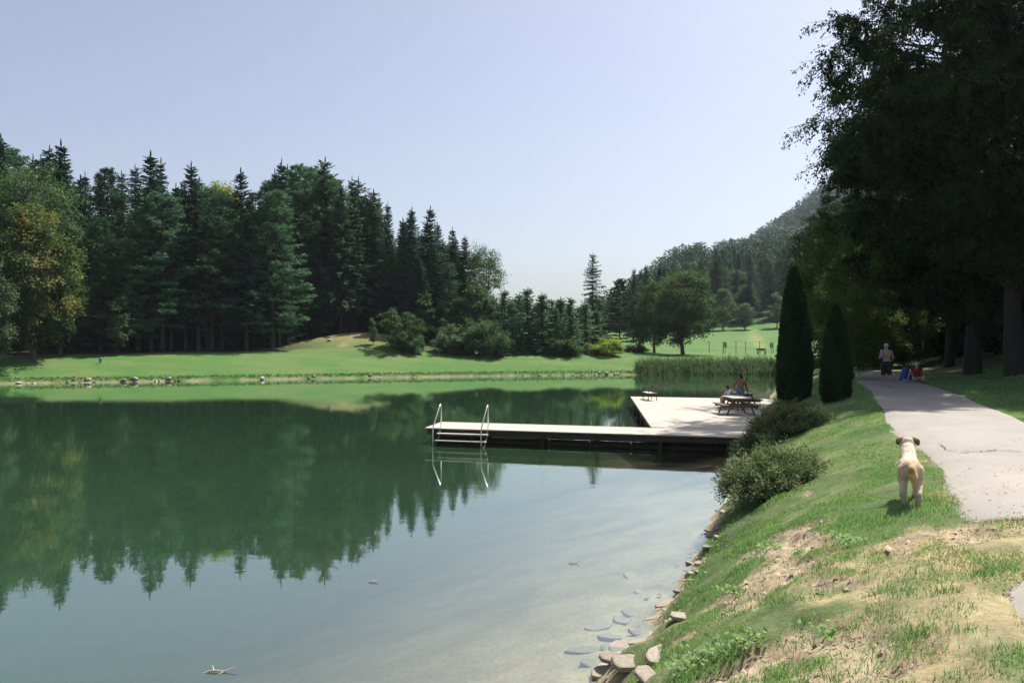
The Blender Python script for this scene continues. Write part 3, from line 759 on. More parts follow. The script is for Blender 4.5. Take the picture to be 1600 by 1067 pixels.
def bl(proto, px, d, py, name, label, mat, widen=1.0, cat='tree', rz=None, group=None, sink=.15):
    x, y = at(px, d); return plant_tree(proto, x, y, top=ztop(py, d), name=name, label=label, cat=cat, mat=mat, widen=widen, rz=rz, group=group, sink=sink)
bl(B_SOFT, 48, 90, 243, 'ash_tree', 'tall soft grey green ash behind the yellowing maple', F_LEAF, .85)
bl(B_BIG, 52, 82, 318, 'maple_tree', 'maple with yellowing leaves on the lawn bank by the left edge', F_LEAFY, .95, rz=2.0)
bl(B_BIG, 95, 86, 395, 'maple_tree', 'lower green maple half hidden behind the yellowing maple', F_LEAF, .8)
bl(B_BIG, -22, 76, 395, 'maple_tree', 'pale leaved tree cut by the left edge of the photo', F_LEAFP, .8)
bl(B_BIG, -60, 88, 270, 'maple_tree', 'green broadleaved tree cut off at the left edge behind the ash', F_LEAF, 1.0)
bl(B_BIG, 345, 115, 285, 'beech_tree', 'yellow green beech top peeping over the dark conifers', F_LEAFB, .7)
bl(B_SAP, 186, 88, 458, 'sapling', 'pale leaved sapling in front of the dark wood edge', F_LEAFP, 1.0)
bl(B_SOFT, 748, 118, 374, 'beech_tree', 'rounded broadleaved tree closing the right end of the wood', F_LEAF, .85)
bl(B_SMALL, 735, 112, 440, 'beech_tree', 'small broadleaved tree below the right end of the wood', F_LEAF, 1.0)
# bushes and small trees on the lawn bank
bl(B_SMALL, 622, 100, 482, 'dogwood_bush', 'large round bush with yellow green top on the lawn', F_LEAF, 1.15, cat='bush')
bl(B_BUSH, 648, 99, 520, 'dogwood_bush', 'low green bush against the right foot of the yellow topped bush', F_LEAF, .8, cat='bush')
bl(B_SAP, 582, 101, 494, 'sapling', 'thin grey green sapling left of the large round bush', F_LEAFP, .9)
bl(B_SAP, 660, 106, 455, 'sapling', 'upright pale green tree rising behind the large round bush', F_LEAF, 1.3)
bl(B_SAP, 690, 108, 470, 'sapling', 'slim pale tree between the two groups of bushes', F_LEAFP, 1.2)
bl(B_BUSH, 710, 102, 506, 'hazel_bush', 'pale leaved hazel bush, left one of three on the bank', F_LEAFP, 1.0, cat='bush')
bl(B_BUSH, 740, 103, 497, 'hazel_bush', 'dark hazel bush in the middle of three on the bank', F_LEAF, .9, cat='bush')
bl(B_BUSH, 768, 102, 504, 'hazel_bush', 'green hazel bush, right one of three on the bank', F_LEAF, .9, cat='bush')
bl(B_BUSH, 878, 105, 526, 'dogwood_bush', 'dark green round bush below the row of young pines', F_LEAF, 1.5, cat='bush')
bl(B_BUSH, 948, 107, 527, 'forsythia_bush', 'bright yellow green rounded bush on the lawn bank', F_LEAFB, 1.55, cat='bush')
bl(B_BUSH, 992, 118, 536, 'privet_hedge', 'long low dark hedge beside the big ash tree', F_SHADE, 1.9, cat='hedge')
bl(B_SMALL, 495, 110, 490, 'elder_bush', 'leafy elder bush at the top of the mound', F_LEAF, .7, cat='bush')
bl(B_SMALL, 455, 104, 500, 'elder_bush', 'shaded elder bush low in the wood edge', F_LEAF, .8, cat='bush')
# row of young pines
tops = [(788, 452), (812, 456), (824, 449), (847, 456), (862, 466), (876, 463), (891, 464), (760, 462), (905, 478), (800, 470), (838, 474), (868, 480), (915, 470)]
nn = 0
for i, (px, py) in enumerate(sorted(tops)):
    d = [110, 112, 107, 111, 106, 110, 107, 112, 108, 110, 107, 112, 110][i]
    x, y = at(px, d)
    plant_tree(YP[i % 3], x, y, top=ztop(py, d), name='young_pine_tree', widen=1.1, mat=F_YPINE, label=f'young bluish pine, {ordw(i)} from the left in the row beside the wood', group='row of young pines')
for i, px in enumerate(range(752, 935, 12)):
    d = 117 + rg.uniform(-2, 5); x, y = at(px + rg.uniform(-4, 4), d)
    plant_tree(YP[i % 3], x, y, top=ztop(np.interp(px, [752, 830, 935], [462, 462, 476]) + rg.uniform(0, 14), d), name='young_pine_tree', widen=1.35, mat=F_YPINE, group='second row of young pines',
               label='young pine of the second row, half hidden behind the front row')
# trees at the head of the lake
bl(LAR[0], 926, 121, 397, 'larch_tree', 'tall sparse larch standing alone above the young pines', F_LARCH, 1.05)
bl(PIN[1], 968, 114, 434, 'pine_tree', 'broad dark pine between the lone larch and the big ash', F_SPRUCE, .95)
bl(SPR[0], 938, 124, 468, 'spruce_tree', 'small spruce at the right foot of the lone larch', F_SPRUCE, 1.3)
bl(SPR[1], 990, 175, 420, 'spruce_tree', 'left one of three distant spruces behind the pine', F_SPRUCE, 1.0)
bl(SPR[0], 1010, 178, 415, 'spruce_tree', 'middle one of three distant spruces behind the pine', F_SPRUCE, 1.0)
bl(SPR[2], 1031, 180, 417, 'spruce_tree', 'right one of three distant spruces behind the pine', F_SPRUCE, 1.0)
bl(B_ASH, 1068, 119, 419, 'ash_tree', 'big round ash with several stems at the head of the lake', F_LEAF, 1.0, rz=.6)
bl(B_BIG, 1022, 130, 440, 'ash_tree', 'smaller ash half hidden left of the big round ash', F_LEAF, .9)
bl(B_BIG, 1000, 140, 455, 'beech_tree', 'dim broadleaved tree between pine and big ash', F_SHADE, 1.0)
bl(B_BIG, 1130, 228, 450, 'lime_tree', 'pale green tree left of two at the top of the meadow', F_LEAFP, .95)
bl(B_BIG, 1164, 226, 473, 'lime_tree', 'low round pale tree right of two at the top of the meadow', F_LEAFP, 1.25)
bl(B_SAP, 1213, 228, 455, 'birch_tree', 'slim pale birch at the top of the meadow by the thuja', F_LEAFP, 1.3)
# ------------------------------------------------------------------ woods on the hillside above the meadow
rh = np.random.default_rng(5)
hill_n = 0
def hill_spot():
    while True:
        y = rh.uniform(236, 350); px = rh.uniform(985, 1330); x, _ = at(px, y)
        if not (1105 < px < 1190 and y < 240): return px, x, y
spots = sorted([hill_spot() for _ in range(150)], key=lambda s: -s[2])
for i, (px, x, y) in enumerate(spots):
    k = rh.random()
    if k < .45: pr, mt, nm, lb, h = SPR[rh.integers(0, 3)], F_SPRUCE, 'spruce_tree', 'dark spruce of the dense hillside wood above the meadow', rh.uniform(13, 21)
    elif k < .75: pr, mt, nm, lb, h = PIN[rh.integers(0, 3)], F_PINE, 'pine_tree', 'tufted pine of the dense hillside wood above the meadow', rh.uniform(13, 19)
    else: pr, mt, nm, lb, h = B_BIG, F_LEAF, 'beech_tree', 'rounded beech of the dense hillside wood above the meadow', rh.uniform(11, 17)
    plant_tree(pr, x, y, height=h, name=nm, label=lb, mat=mt, widen=1.2, group='trees of the hillside wood above the meadow')

def forest_mass(name, label, pts, hts, ncard, size, mat, seed):
    rng = np.random.default_rng(seed); C = Cards(); n = len(pts)
    z = ground_raw(pts[:, 0], pts[:, 1])[0]
    con = rng.random(n) < .6
    t = rng.random((n, ncard)) ** .8
    w = np.where(con[:, None], (1 - t) * .2 + .02, np.sin(np.clip(t * .92 + .08, 0, 1) * np.pi) ** .6 * .24) * hts[:, None]
    a = rng.random((n, ncard)) * 6.283
    c = np.stack([pts[:, 0, None] + np.cos(a) * w, pts[:, 1, None] + np.sin(a) * w, z[:, None] + hts[:, None] * (.04 + .96 * t)], -1)
    d = np.stack([np.cos(a), np.sin(a), np.where(con[:, None], -.35, .3) + 0 * a], -1) + rng.normal(0, .35, (n, ncard, 3))
    ti = np.clip(rng.random((n, 1)) * .8 + np.where(con, 0, .25)[:, None] + rng.normal(0, .12, (n, ncard)), 0, 1)
    C.add(c.reshape(-1, 3), d.reshape(-1, 3), size * rng.uniform(.6, 1.4, n * ncard), size * .6, ti.ravel(), roll=np.tile([0, 0, 1.], (n * ncard, 1)) + rng.normal(0, .22, (n * ncard, 3)))
    return tag(link(name, C.mesh(name, mat)), label, 'forest', kind='stuff')
F_FAR = foliage('far_wood_leaves', (.016, .044, .026), (.064, .120, .060), .12)
p = np.stack([rh.uniform(10, 300, 3200), rh.uniform(335, 560, 3200)], -1)
p = p[(p[:, 0] > p[:, 1] * .10) & (p[:, 0] < p[:, 1] * .62)][:1500]
forest_mass('hillside_forest', 'dense mixed wood covering the hillside behind the meadow', p, rh.uniform(9, 21, len(p)), 150, 1.5, F_FAR, 8)
p = np.stack([rh.uniform(180, 760, 6000), rh.uniform(520, 960, 6000)], -1)
p = p[(p[:, 0] > p[:, 1] * .26) & (p[:, 0] < p[:, 1] * .62)][:2600]
forest_mass('mountain_forest', 'hazy forest clothing the far mountain slope', p, rh.uniform(13, 22, len(p)), 60, 3.4, F_FAR, 9)
p = np.stack([rh.uniform(-200, -5, 1100), rh.uniform(122, 220, 1100)], -1)
p = p[(p[:, 0] < -12 + (p[:, 1] - 138) * .02)]
forest_mass('rear_forest', 'far back of the wood seen dimly between its trunks', p, rh.uniform(9, 15, len(p)), 90, 1.6, F_FAR, 10)

# ------------------------------------------------------------------ shade trees on the slope right of the path
MAP = [broadleaf(61, H=26, Rc=8.2, z0=.13, nclump=205, nleaf=1150, leaf=.16, tight=.10, ks=26, flat=.42, mat=F_SHADE, trunk_r=.42, cl=1.25, shape='wide', droop=.5, bark=M_BARKD),
       broadleaf(62, H=21, Rc=7.6, z0=.10, nclump=180, nleaf=1000, leaf=.17, tight=.10, ks=26, flat=.42, mat=F_SHADE, trunk_r=.38, cl=1.3, shape='wide', droop=.5, bark=M_BARKD)]
HORN = broadleaf(63, H=8.5, Rc=3.6, z0=.08, nclump=120, nleaf=190, leaf=.17, mat=F_HORN, trunk_r=.14, cl=1.0, stems=2, shape='round', droop=.2, flat=.35, bark=M_BARKG)
MAPLES = [(21.7, 34.5, 26.0, 0, .86, .4, 'huge dark maple with bare trunk leaning over the path'), (26.5, 40.5, 22, 1, 1.0, 1.9, 'tall shaded maple right behind the huge dark maple'),
          (27.5, 50, 20, 0, .8, 3.1, 'shaded maple where the path bends behind the trees'), (31.0, 31.5, 21, 1, 1.0, .9, 'dark maple high on the grassy slope at the right edge'),
          (35, 44, 22, 0, 1.0, 5.0, 'shaded maple deep on the slope between larger trees'), (43, 56, 22, 1, 1.1, 2.2, 'dark maple closing the view up the slope'),
          (35, 62, 15, 1, .7, 4.1, 'distant maple left of the white lamp pole'), (23.2, 40.2, 22, 1, .85, 2.6, 'shaded maple close beside the path behind the seated person'), (28, 29.5, 21, 0, .85, 3.9, 'maple added just right of the huge one to shade the slope'), (34, 27.5, 21, 1, 1.0, 2.9, 'unseen maple added beyond the right edge to shade the slope'), (40, 35, 23, 0, 1.0, 1.4, 'tall maple added on the upper slope for its shade'), (33, 38, 22, 1, 1.0, 4.4, 'dense maple between the slope trunks'), (45, 74, 20, 0, 1.0, 1.1, 'far maple behind the sunlit strip of lawn'), (36, 84, 18, 1, 1.0, .2, 'far maple closing the end of the path')]  # three maples far right on the slope are added to shade it
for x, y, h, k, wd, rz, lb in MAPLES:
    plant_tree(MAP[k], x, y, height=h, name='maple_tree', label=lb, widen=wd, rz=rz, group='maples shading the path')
plant_tree(HORN, 17.0, 40.5, height=8.8, widen=.58, name='hornbeam_tree', label='sunlit hornbeam with layered branches behind the smaller thuja', rz=1.0)
plant_tree(HORN, 24.0, 56, height=9.0, widen=.8, name='hornbeam_tree', label='hornbeam with speckled sunlit leaves behind the walking man', rz=3.0)
plant_tree(HORN, 27.5, 57, height=6.0, name='hornbeam_tree', label='low leafy hornbeam beside the dark bent trunk', rz=5.0)
plant_tree(HORN, 30.5, 47, height=4.5, name='hornbeam_tree', label='small hornbeam growing low on the shaded slope', rz=2.0)
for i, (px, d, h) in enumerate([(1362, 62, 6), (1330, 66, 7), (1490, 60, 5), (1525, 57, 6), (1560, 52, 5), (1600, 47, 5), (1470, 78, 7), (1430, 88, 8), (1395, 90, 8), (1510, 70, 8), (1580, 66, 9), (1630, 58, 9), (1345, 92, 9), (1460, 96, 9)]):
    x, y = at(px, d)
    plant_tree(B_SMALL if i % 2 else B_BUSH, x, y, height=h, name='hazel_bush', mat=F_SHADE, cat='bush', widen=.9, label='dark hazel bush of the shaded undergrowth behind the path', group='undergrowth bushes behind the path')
for i, (x, y, h) in enumerate([(52, 66, 24), (58, 80, 26), (48, 92, 24), (62, 62, 25), (40, 100, 22), (56, 98, 25)]):
    plant_tree(SPR[i % 3], x, y, height=h, name='spruce_tree', mat=F_SPRUCE, widen=1.5, label='dark spruce behind the shade trees on the slope', group='spruces behind the shade trees')

# ------------------------------------------------------------------ two columnar thujas
def thuja(seed, H=5.6, Rm=.66, n=34000):
    rng = np.random.default_rng(seed); C = Cards(); T = Limbs()
    T.tube([(0, 0, 0), (.01, 0, H * .5), (0, 0, H * .93)], [.09, .06, .01], 6)
    t = rng.random(n) ** 1.15
    prof = np.interp(t, [0, .04, .12, .3, .55, .75, .88, .96, 1], [.55, .82, .97, 1.0, .84, .62, .42, .2, .03])
    a = rng.random(n) * 6.283
    lump = 1 + .2 * (fbm(a * 2.6, t * 14, seed, 3) - .5) * 2 + .06 * np.sin(3 * a + 5 * t)
    r = Rm * prof * lump * np.where(rng.random(n) < .8, rng.uniform(.86, 1.0, n), rng.uniform(.45, .9, n))
    c = np.stack([np.cos(a) * r, np.sin(a) * r, t * H * .985 + .03], -1)
    d = np.stack([np.cos(a) * .45, np.sin(a) * .45, .95 + 0 * a], -1) + rng.normal(0, .28, (n, 3))
    ti = .3 + .4 * rng.random(n) + .5 * (lump - 1) * 3
    C.add(c, d, rng.uniform(.07, .17, n), .055, ti, rng=rng)
    m = 700
    t2 = rng.random(m); a2 = rng.random(m) * 6.28; r2 = Rm * np.interp(t2, [0, .3, .75, 1], [.9, 1, .62, .05]) * 1.0
    C.add(np.stack([np.cos(a2) * r2, np.sin(a2) * r2, t2 * H], -1), np.stack([np.cos(a2) * .5, np.sin(a2) * .5, 1 + 0 * a2], -1) + rng.normal(0, .2, (m, 3)), rng.uniform(.1, .26, m), .05, rng.random(m), rng=rng)
    return T.mesh('trunk', M_BARK), C.mesh('crown', F_THUJA), H
TH = thuja(71)
x, y = at(1241, 30.5); plant_tree(TH, x, y, top=ztop(414, 30.5), name='thuja_tree', label='taller of the two dark columnar thujas beside the deck', rz=0, widen=1.0)
x, y = at(1306, 26.0); plant_tree(TH, x, y, top=ztop(470, 26.0), name='thuja_tree', label='shorter columnar thuja next to the footpath', rz=2.2, widen=1.22)

# ------------------------------------------------------------------ arching shrubs on the bank
def arching_shrub(seed, Rx, Ry, Hh, nst=320, per=110, leaf=.05):
    rng = np.random.default_rng(seed); C = Cards(); T = Limbs()
    for i in range(nst):
        a = rng.random() * 6.283; e = rng.random() ** .6
        tip = np.array([math.cos(a) * Rx * e * 1.05, math.sin(a) * Ry * e * 1.05, Hh * (1 - .72 * e ** 2) * rng.uniform(.72, 1.12)])
        mid = np.array([tip[0] * .45, tip[1] * .45, Hh * rng.uniform(.7, 1.05) * (1 - .25 * e)])
        s = np.array([rng.normal(0, .15), rng.normal(0, .15), 0])
        t = np.linspace(0, 1, 7)[:, None]; P = (1 - t) ** 2 * s + 2 * t * (1 - t) * mid + t ** 2 * tip
        if rng.random() < .3:
            P[-3:, 2] += np.array([.04, .10, .17]) * rng.uniform(.4, 1.5); P[-2:, :2] *= 1.08
        if i % 3 == 0: T.tube(P, np.linspace(.012, .004, 7), 4)
        u = rng.uniform(.3, 1, per) ** .7
        c = np.stack([np.interp(u, t[:, 0], P[:, k]) for k in range(3)], -1)
        dd = nrm(np.stack([np.interp(u, t[:, 0], np.gradient(P[:, k])) for k in range(3)], -1))
        sp = (.05 + .05 * (1 - u))[:, None]
        c = c + rng.normal(0, 1, (per, 3)) * sp
        d = dd * .6 + rng.normal(0, .6, (per, 3)) + np.array([0, 0, .25])
        br = rng.normal(.45, .22)
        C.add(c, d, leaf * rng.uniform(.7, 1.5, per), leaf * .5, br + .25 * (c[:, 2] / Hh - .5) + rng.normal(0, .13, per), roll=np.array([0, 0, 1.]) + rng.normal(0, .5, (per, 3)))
    return T.mesh('stems', M_BARK), C.mesh('leaves', F_COTO)
def shrub(x, y, rz, mesh, label, tilt=0):
    e = empty('cotoneaster_bush', (x, y, gz(x, y) - .12), rz)
    link('stems', mesh[0], e, rot=(0, tilt, 0)); link('leaves', mesh[1], e, rot=(0, tilt, 0)); return tag(e, label, 'bush')
x, y = at(1240, 22.4); shrub(x, y, -.25, arching_shrub(81, 1.2, 1.5, .76, 380, 110, .06), 'arching cotoneaster bush at the corner of the deck, the farther one', -.18)
x, y = at(1213, 14.7); shrub(x, y, -.3, arching_shrub(82, 1.02, 1.35, .82, 460, 120, .05), 'dense cotoneaster bush nearer the camera on the lake bank', -.22)
x, y = at(1172, 23.0); shrub(x, y, -.3, arching_shrub(83, .6, .9, .6, 120, 90, .055), 'small low cotoneaster trailing under the deck corner')

# ------------------------------------------------------------------ reeds
rr_ = np.random.default_rng(91)
n = 5200
t = rr_.random(n); bx = 15.5 + t * 27; by = np.interp(bx, [15, 16, 27, 38, 43], [98.0, 98.3, 99.9, 100.6, 100.9]) + rr_.normal(.3, .9, n) + rr_.random(n) * 1.6
lowz = np.clip(ground_raw(bx, by)[0], -.35, 3)
C = Cards(); L = rr_.uniform(.9, 1.6, n) * (0.8 + .35 * fbm(bx * .5, by * .2, 12, 2)); L *= np.interp(bx, [15.5, 17], [.55, 1])
C.add(np.stack([bx, by, lowz], -1), np.stack([rr_.normal(0, .09, n), rr_.normal(0, .06, n), np.ones(n)], -1), L, .085, rr_.random(n) * .6 + .25 * fbm(bx * .8, by, 14, 2), rng=rr_)
k = rr_.integers(0, n, 9000); u = rr_.uniform(.3, .95, 9000)
C.add(np.stack([bx[k], by[k], lowz[k] + L[k] * u], -1), np.stack([rr_.normal(0, .5, 9000), rr_.normal(0, .4, 9000), np.full(9000, .7)], -1), rr_.uniform(.3, .6, 9000), .06, rr_.random(9000), rng=rr_)
tag(link('reeds', C.mesh('reeds', F_REED)), 'belt of tall green reeds along the far shore', 'reeds', kind='stuff')

# ------------------------------------------------------------------ grass
def grass_cards(C, x, y, h, w, rng, tint):
    n = len(x); z = ground_raw(x, y)[0]
    a = rng.random(n) * 6.283; ln = rng.uniform(.1, .75, n)
    d = np.stack([np.cos(a) * ln, np.sin(a) * ln, np.ones(n)], -1)
    C.add(np.stack([x, y, z - .01], -1), d, h, w, tint, rng=rng, fat=.35)
def near_grass(name, label, y0, y1, dens, hgt, wid, seed, straw_mode=False):
    rng = np.random.default_rng(seed)
    def xr(y): return (np.interp(y, [p_[1] for p_ in RIGHT_SHORE], [p_[0] for p_ in RIGHT_SHORE]), np.minimum(.66 * y + .4, np.interp(y, [5, 8, 15, 45], [6, 8, 16, 34])))
    ym = np.linspace(y0, y1, 50); a_, b_ = xr(ym); area = float(np.mean(b_ - a_) * (y1 - y0))
    n = int(area * dens)
    y = rng.uniform(y0, y1, n); xa, xb = xr(y); x = xa + (xb - xa) * rng.random(n)
    h, t = ground_raw(x, y); so = soil_at(x, y); st = straw_at(x, y); pi = path_inside(x, y)
    clump = fbm(x * 1.6, y * 1.6, 101, 3); tuft = fbm(x * 5, y * 5, 102, 2)
    ok = (pi < .05) & (t > .12 + .25 * vnoise(x * 3, y * 3, 103))
    if straw_mode: keepp = (.15 + .85 * st) * (1 - so * .8)
    else: keepp = np.clip(1.15 - so * 1.15 - st * .8 * (tuft < .52), 0, 1) * np.clip(.55 + 1.6 * (clump - .25), .5, 1)
    ok &= rng.random(n) < keepp
    x, y, clump, tuft, st, t = [q[ok] for q in (x, y, clump, tuft, st, t)]
    lush = sstep((clump - .42) / .25)
    hh = hgt * rng.uniform(.5, 1.25, len(x)) * (.6 + .9 * lush) * (1 - .45 * st) * np.where(t < 1.6, 1.25, 1)
    C = Cards()
    grass_cards(C, x, y, hh, wid * rng.uniform(.7, 1.3, len(x)), rng, .22 + .35 * tuft + .25 * rng.random(len(x)) - .05 * lush + .25 * st)
    return tag(link(name, C.mesh(name, M_STRAW if straw_mode else F_GRASS)), label, 'grass', kind='stuff')
M_STRAW = foliage('straw_blades', (.22, .17, .085), (.44, .36, .20), .2)
near_grass('grass', 'patchy green grass on the near bank', 4.5, 13, 2600, .038, .008, 111)
near_grass('grass', 'green turf between bank bushes and footpath', 13, 22, 1000, .048, .014, 112)
near_grass('grass', 'shaded turf beside the far part of the path', 22, 42, 160, .09, .03, 113)
near_grass('dry_grass', 'straw coloured dry grass beside the path edge', 4.5, 13, 1500, .04, .008, 114, True)
# lawn across the water
rl = np.random.default_rng(120)
n = 60000
x = rl.uniform(-62, 44, n); y = np.interp(x, [-66, -48, -32, -14.5, 0, 16, 27, 38, 44], [67, 75, 81, 89, 94, 98.5, 100.3, 101, 101]) + rl.random(n) ** 1.3 * 13
h, t = ground_raw(x, y); ok = (t > .25) & (rl.random(n) < np.where(t < .9, 1, 0)); x, y, t = x[ok], y[ok], t[ok]
C = Cards(); grass_cards(C, x, y, rl.uniform(.05, .16, len(x)) * np.where(t < 1.2, 1.7, 1), .11, rl, np.clip(.3 + .3 * fbm(x * .6, y * .6, 121, 3) + .1 * rl.random(len(x)), 0, 1))
F_LAWN = foliage('lawn_blades', (.085, .18, .045), (.17, .27, .085), .3)
tag(link('lawn_grass', C.mesh('lawn_grass', F_LAWN)), 'mown lawn bank along the far shore', 'grass', kind='stuff')
# weeds: leafy rosettes on the near bank
C = Cards()
for px, py in [(1170, 1010), (1140, 1020), (1110, 1030), (1330, 850), (1310, 845), (1060, 1055), (1150, 930), (1285, 1000), (1075, 1040), (1195, 860)]:
    p = pix(px, py); m = 60
    c = np.array(p) + np.column_stack([rl.normal(0, .09, (m, 2)), rl.uniform(.01, .09, m)])
    C.add(c, rl.normal(0, 1, (m, 3)) + np.array([0, 0, .3]), rl.uniform(.03, .06, m), .035, .6 + .3 * rl.random(m), roll=np.array([0, 0, 1.]) + rl.normal(0, .4, (m, 3)))
tag(link('weeds', C.mesh('weeds', F_GRASS)), 'broad leaved weeds among the bank grass', 'weeds', kind='stuff')

# taller tufts standing out of the patchy turf
rt = np.random.default_rng(140); C = Cards()
sp = [(1170, 940), (1210, 945), (1250, 935), (1290, 930), (1130, 960), (1090, 1000), (1120, 1000), (1060, 1030), (1100, 1050), (1300, 880), (1330, 870), (1280, 890), (1360, 960), (1330, 985), (1250, 975), (1350, 1060), (1310, 1063), (1270, 1045), (1400, 1000), (1430, 1020), (1440, 990), (1390, 1030), (1380, 900), (1420, 930), (1510, 990), (1480, 960), (1540, 900), (1575, 1020), (1590, 1050), (1500, 1060), (1240, 820), (1200, 835), (1180, 860), (1150, 890)]
for i in range(26): sp.append((rt.uniform(1080, 1600), rt.uniform(850, 1067)))
for px, py in sp:
    p = pix(px, py); m = int(rt.integers(50, 110)); w = rt.uniform(.05, .13)
    x = p.x + rt.normal(0, w, m); y = p.y + rt.normal(0, w, m); ok = (path_inside(x, y) < .03) & (lake_sd(x, y) > .15); x, y = x[ok], y[ok]
    grass_cards(C, x, y, rt.uniform(.035, .085, len(x)), rt.uniform(.005, .009, len(x)), rt, rt.uniform(.15, .6) + rt.normal(0, .12, len(x)))
tag(link('grass_tufts', C.mesh('grass_tufts', F_GRASS)), 'taller grass tufts scattered over the patchy near bank', 'grass', kind='stuff')
# crumbs of earth and gravel on the bare patches and the waterline
rc = np.random.default_rng(130)
n = 26000
y = rc.uniform(5, 20, n); xs_ = np.interp(y, [p_[1] for p_ in RIGHT_SHORE], [p_[0] for p_ in RIGHT_SHORE]); x = xs_ + rc.random(n) * 6.0
h, t = ground_raw(x, y); so = soil_at(x, y); pi = path_inside(x, y)
ok = (rc.random(n) < np.maximum(so * .6, .55 * np.exp(-((t - .15) / .3) ** 2))) & (pi < .1) & (t > -.2)
x, y, so = x[ok], y[ok], so[ok]; n = len(x)
z = ground_raw(x, y)[0] + np.where(so > .3, (fbm(x * 5, y * 5, 51, 4) - .5) * .2 - .03, 0)
r = np.minimum(rc.exponential(.009, n) + .005, .04)
base = np.array([[1, 0, 0], [0, 1, 0], [-1, 0, 0], [0, -1, 0], [0, 0, 1.]]) 
V = base[None] * r[:, None, None] * rc.uniform(.6, 1.3, (n, 5, 3)); a = rc.random(n) * 6.28
V = np.stack([V[..., 0] * np.cos(a)[:, None] - V[..., 1] * np.sin(a)[:, None], V[..., 0] * np.sin(a)[:, None] + V[..., 1] * np.cos(a)[:, None], V[..., 2] * .8], -1)
V = V + np.stack([x, y, z], -1)[:, None]
tri = np.array([[0, 1, 4], [1, 2, 4], [2, 3, 4], [3, 0, 4]])
Q = (np.arange(n)[:, None, None] * 5 + tri[None]).reshape(-1, 3)
M_CRUMB = foliage('earth_crumbs', (.13, .10, .075), (.42, .34, .25), 0.0, rough=.95, spec=.1)
tag(link('soil_crumbs', mesh_np('soil_crumbs', V.reshape(-1, 3), Q, M_CRUMB, tint=np.repeat(rc.random(n), 5))), 'loose earth crumbs and gravel on the bare bank patches', 'soil', kind='stuff')

# dead leaves, grit and bits of bark lying on the asphalt
n = 1500; k = rc.integers(0, PX.shape[0] - 1, n); u = rc.random(n)
u = np.where(rc.random(n) < .6, u ** 3 * .5, u); ln = PX.shape[1] - 1
fi = np.clip(u * ln, 0, ln - .01); i0 = fi.astype(int); f = fi - i0
x = PX[k, i0] * (1 - f) + PX[k, i0 + 1] * f; y = PY[k, i0] * (1 - f) + PY[k, i0 + 1] * f; z = PZ[k, i0] * (1 - f) + PZ[k, i0 + 1] * f + .006
C = Cards(); a = rc.random(n) * 6.28
C.add(np.stack([x, y, z], -1), np.stack([np.cos(a), np.sin(a), rc.uniform(0, .25, n)], -1), rc.uniform(.015, .05, n), rc.uniform(.008, .025, n), rc.random(n), roll=np.tile([0, 0, 1.], (n, 1)) + rc.normal(0, .2, (n, 3)))
tag(link('path_litter', C.mesh('path_litter', foliage('dead_leaves', (.10, .07, .045), (.34, .26, .15), .1))), 'dead leaves and grit lying on the footpath', 'litter', kind='stuff')
# ================================================================== jetty and bathing deck
M_WOOD = simple('weathered_deck_boards', (.55, .485, .40), (.44, .385, .315), 2.5, .85, .35, 30, stretch=(.3, 6, 6), bdist=.004)
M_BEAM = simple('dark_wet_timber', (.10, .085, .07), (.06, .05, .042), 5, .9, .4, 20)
M_STEP = simple('step_boards', (.62, .56, .46), (.50, .45, .37), 5, .8, .3, 25)
M_STEEL = simple('brushed_steel', (.78, .78, .76), (.70, .70, .69), 20, .28, metal=.85)
DZ = 0.6
FRONT_A, FRONT_B = Vector((-3.2, 29.2)), Vector((7.55, 26.1))
fdir = (FRONT_B - FRONT_A).normalized()
def yfront(x): return FRONT_A.y + (x - FRONT_A.x) * fdir.y / fdir.x
def board(x0, y0, x1, y1, w, parent, z=DZ, rng=random.Random(4)):
    """one plank whose near edge runs from (x0,y0) to (x1,y1)"""
    d = Vector((x1 - x0, y1 - y0)); n = Vector((-d.y, d.x)).normalized()
    m = MB(); a = Vector((x0, y0, 0)); b = Vector((x1, y1, 0)); nn = Vector((n.x, n.y, 0)) * (w / 2)
    m.bar(a + nn + Vector((0, 0, z - .02 + rng.uniform(-.002, .002))), b + nn + Vector((0, 0, z - .02 + rng.uniform(-.002, .002))), w - .014, .04, bev=.004)
    return m.build('plank', M_WOOD, parent)
jet = tag(empty('jetty', (2, 28, 0)), 'pale wooden jetty and square bathing deck standing over the lake', 'jetty')
jet.location = (0, 0, 0)
BW = .19
slope = fdir.y / fdir.x; ky = BW / fdir.x           # step in y for one board
# the walkway: boards parallel to its front edge, from its free end to the deck
nw = 12
for i in range(nw):
    xl = -3.2 + .4 * i / nw; xr = 4.85 + .11 * i / nw * 2.6
    board(xl, yfront(xl) + ky * i, xr - .004, yfront(xr - .004) + ky * i, BW, jet)
# the deck
nd = int((46.7 - 27.0) / ky) + 7
for i in range(nd):
    def cross_left():
        # left edge of the deck from (4.85,26.9) to (6.95,46.8)
        x = 4.85
        for _ in range(6): x = 4.85 + (yfront(x) + ky * i - 26.9) * (6.95 - 4.85) / (46.8 - 26.9)
        return x
    xl = cross_left(); 
    if yfront(xl) + ky * i > 46.9: break
    x = xl + 6
    for _ in range(8):
        yy = yfront(x) + ky * i; x = float(np.interp(yy, [p_[1] for p_ in RIGHT_SHORE], [p_[0] for p_ in RIGHT_SHORE])) + 1.0
    board(xl, yfront(xl) + ky * i, x, yfront(x) + ky * i, BW, jet)
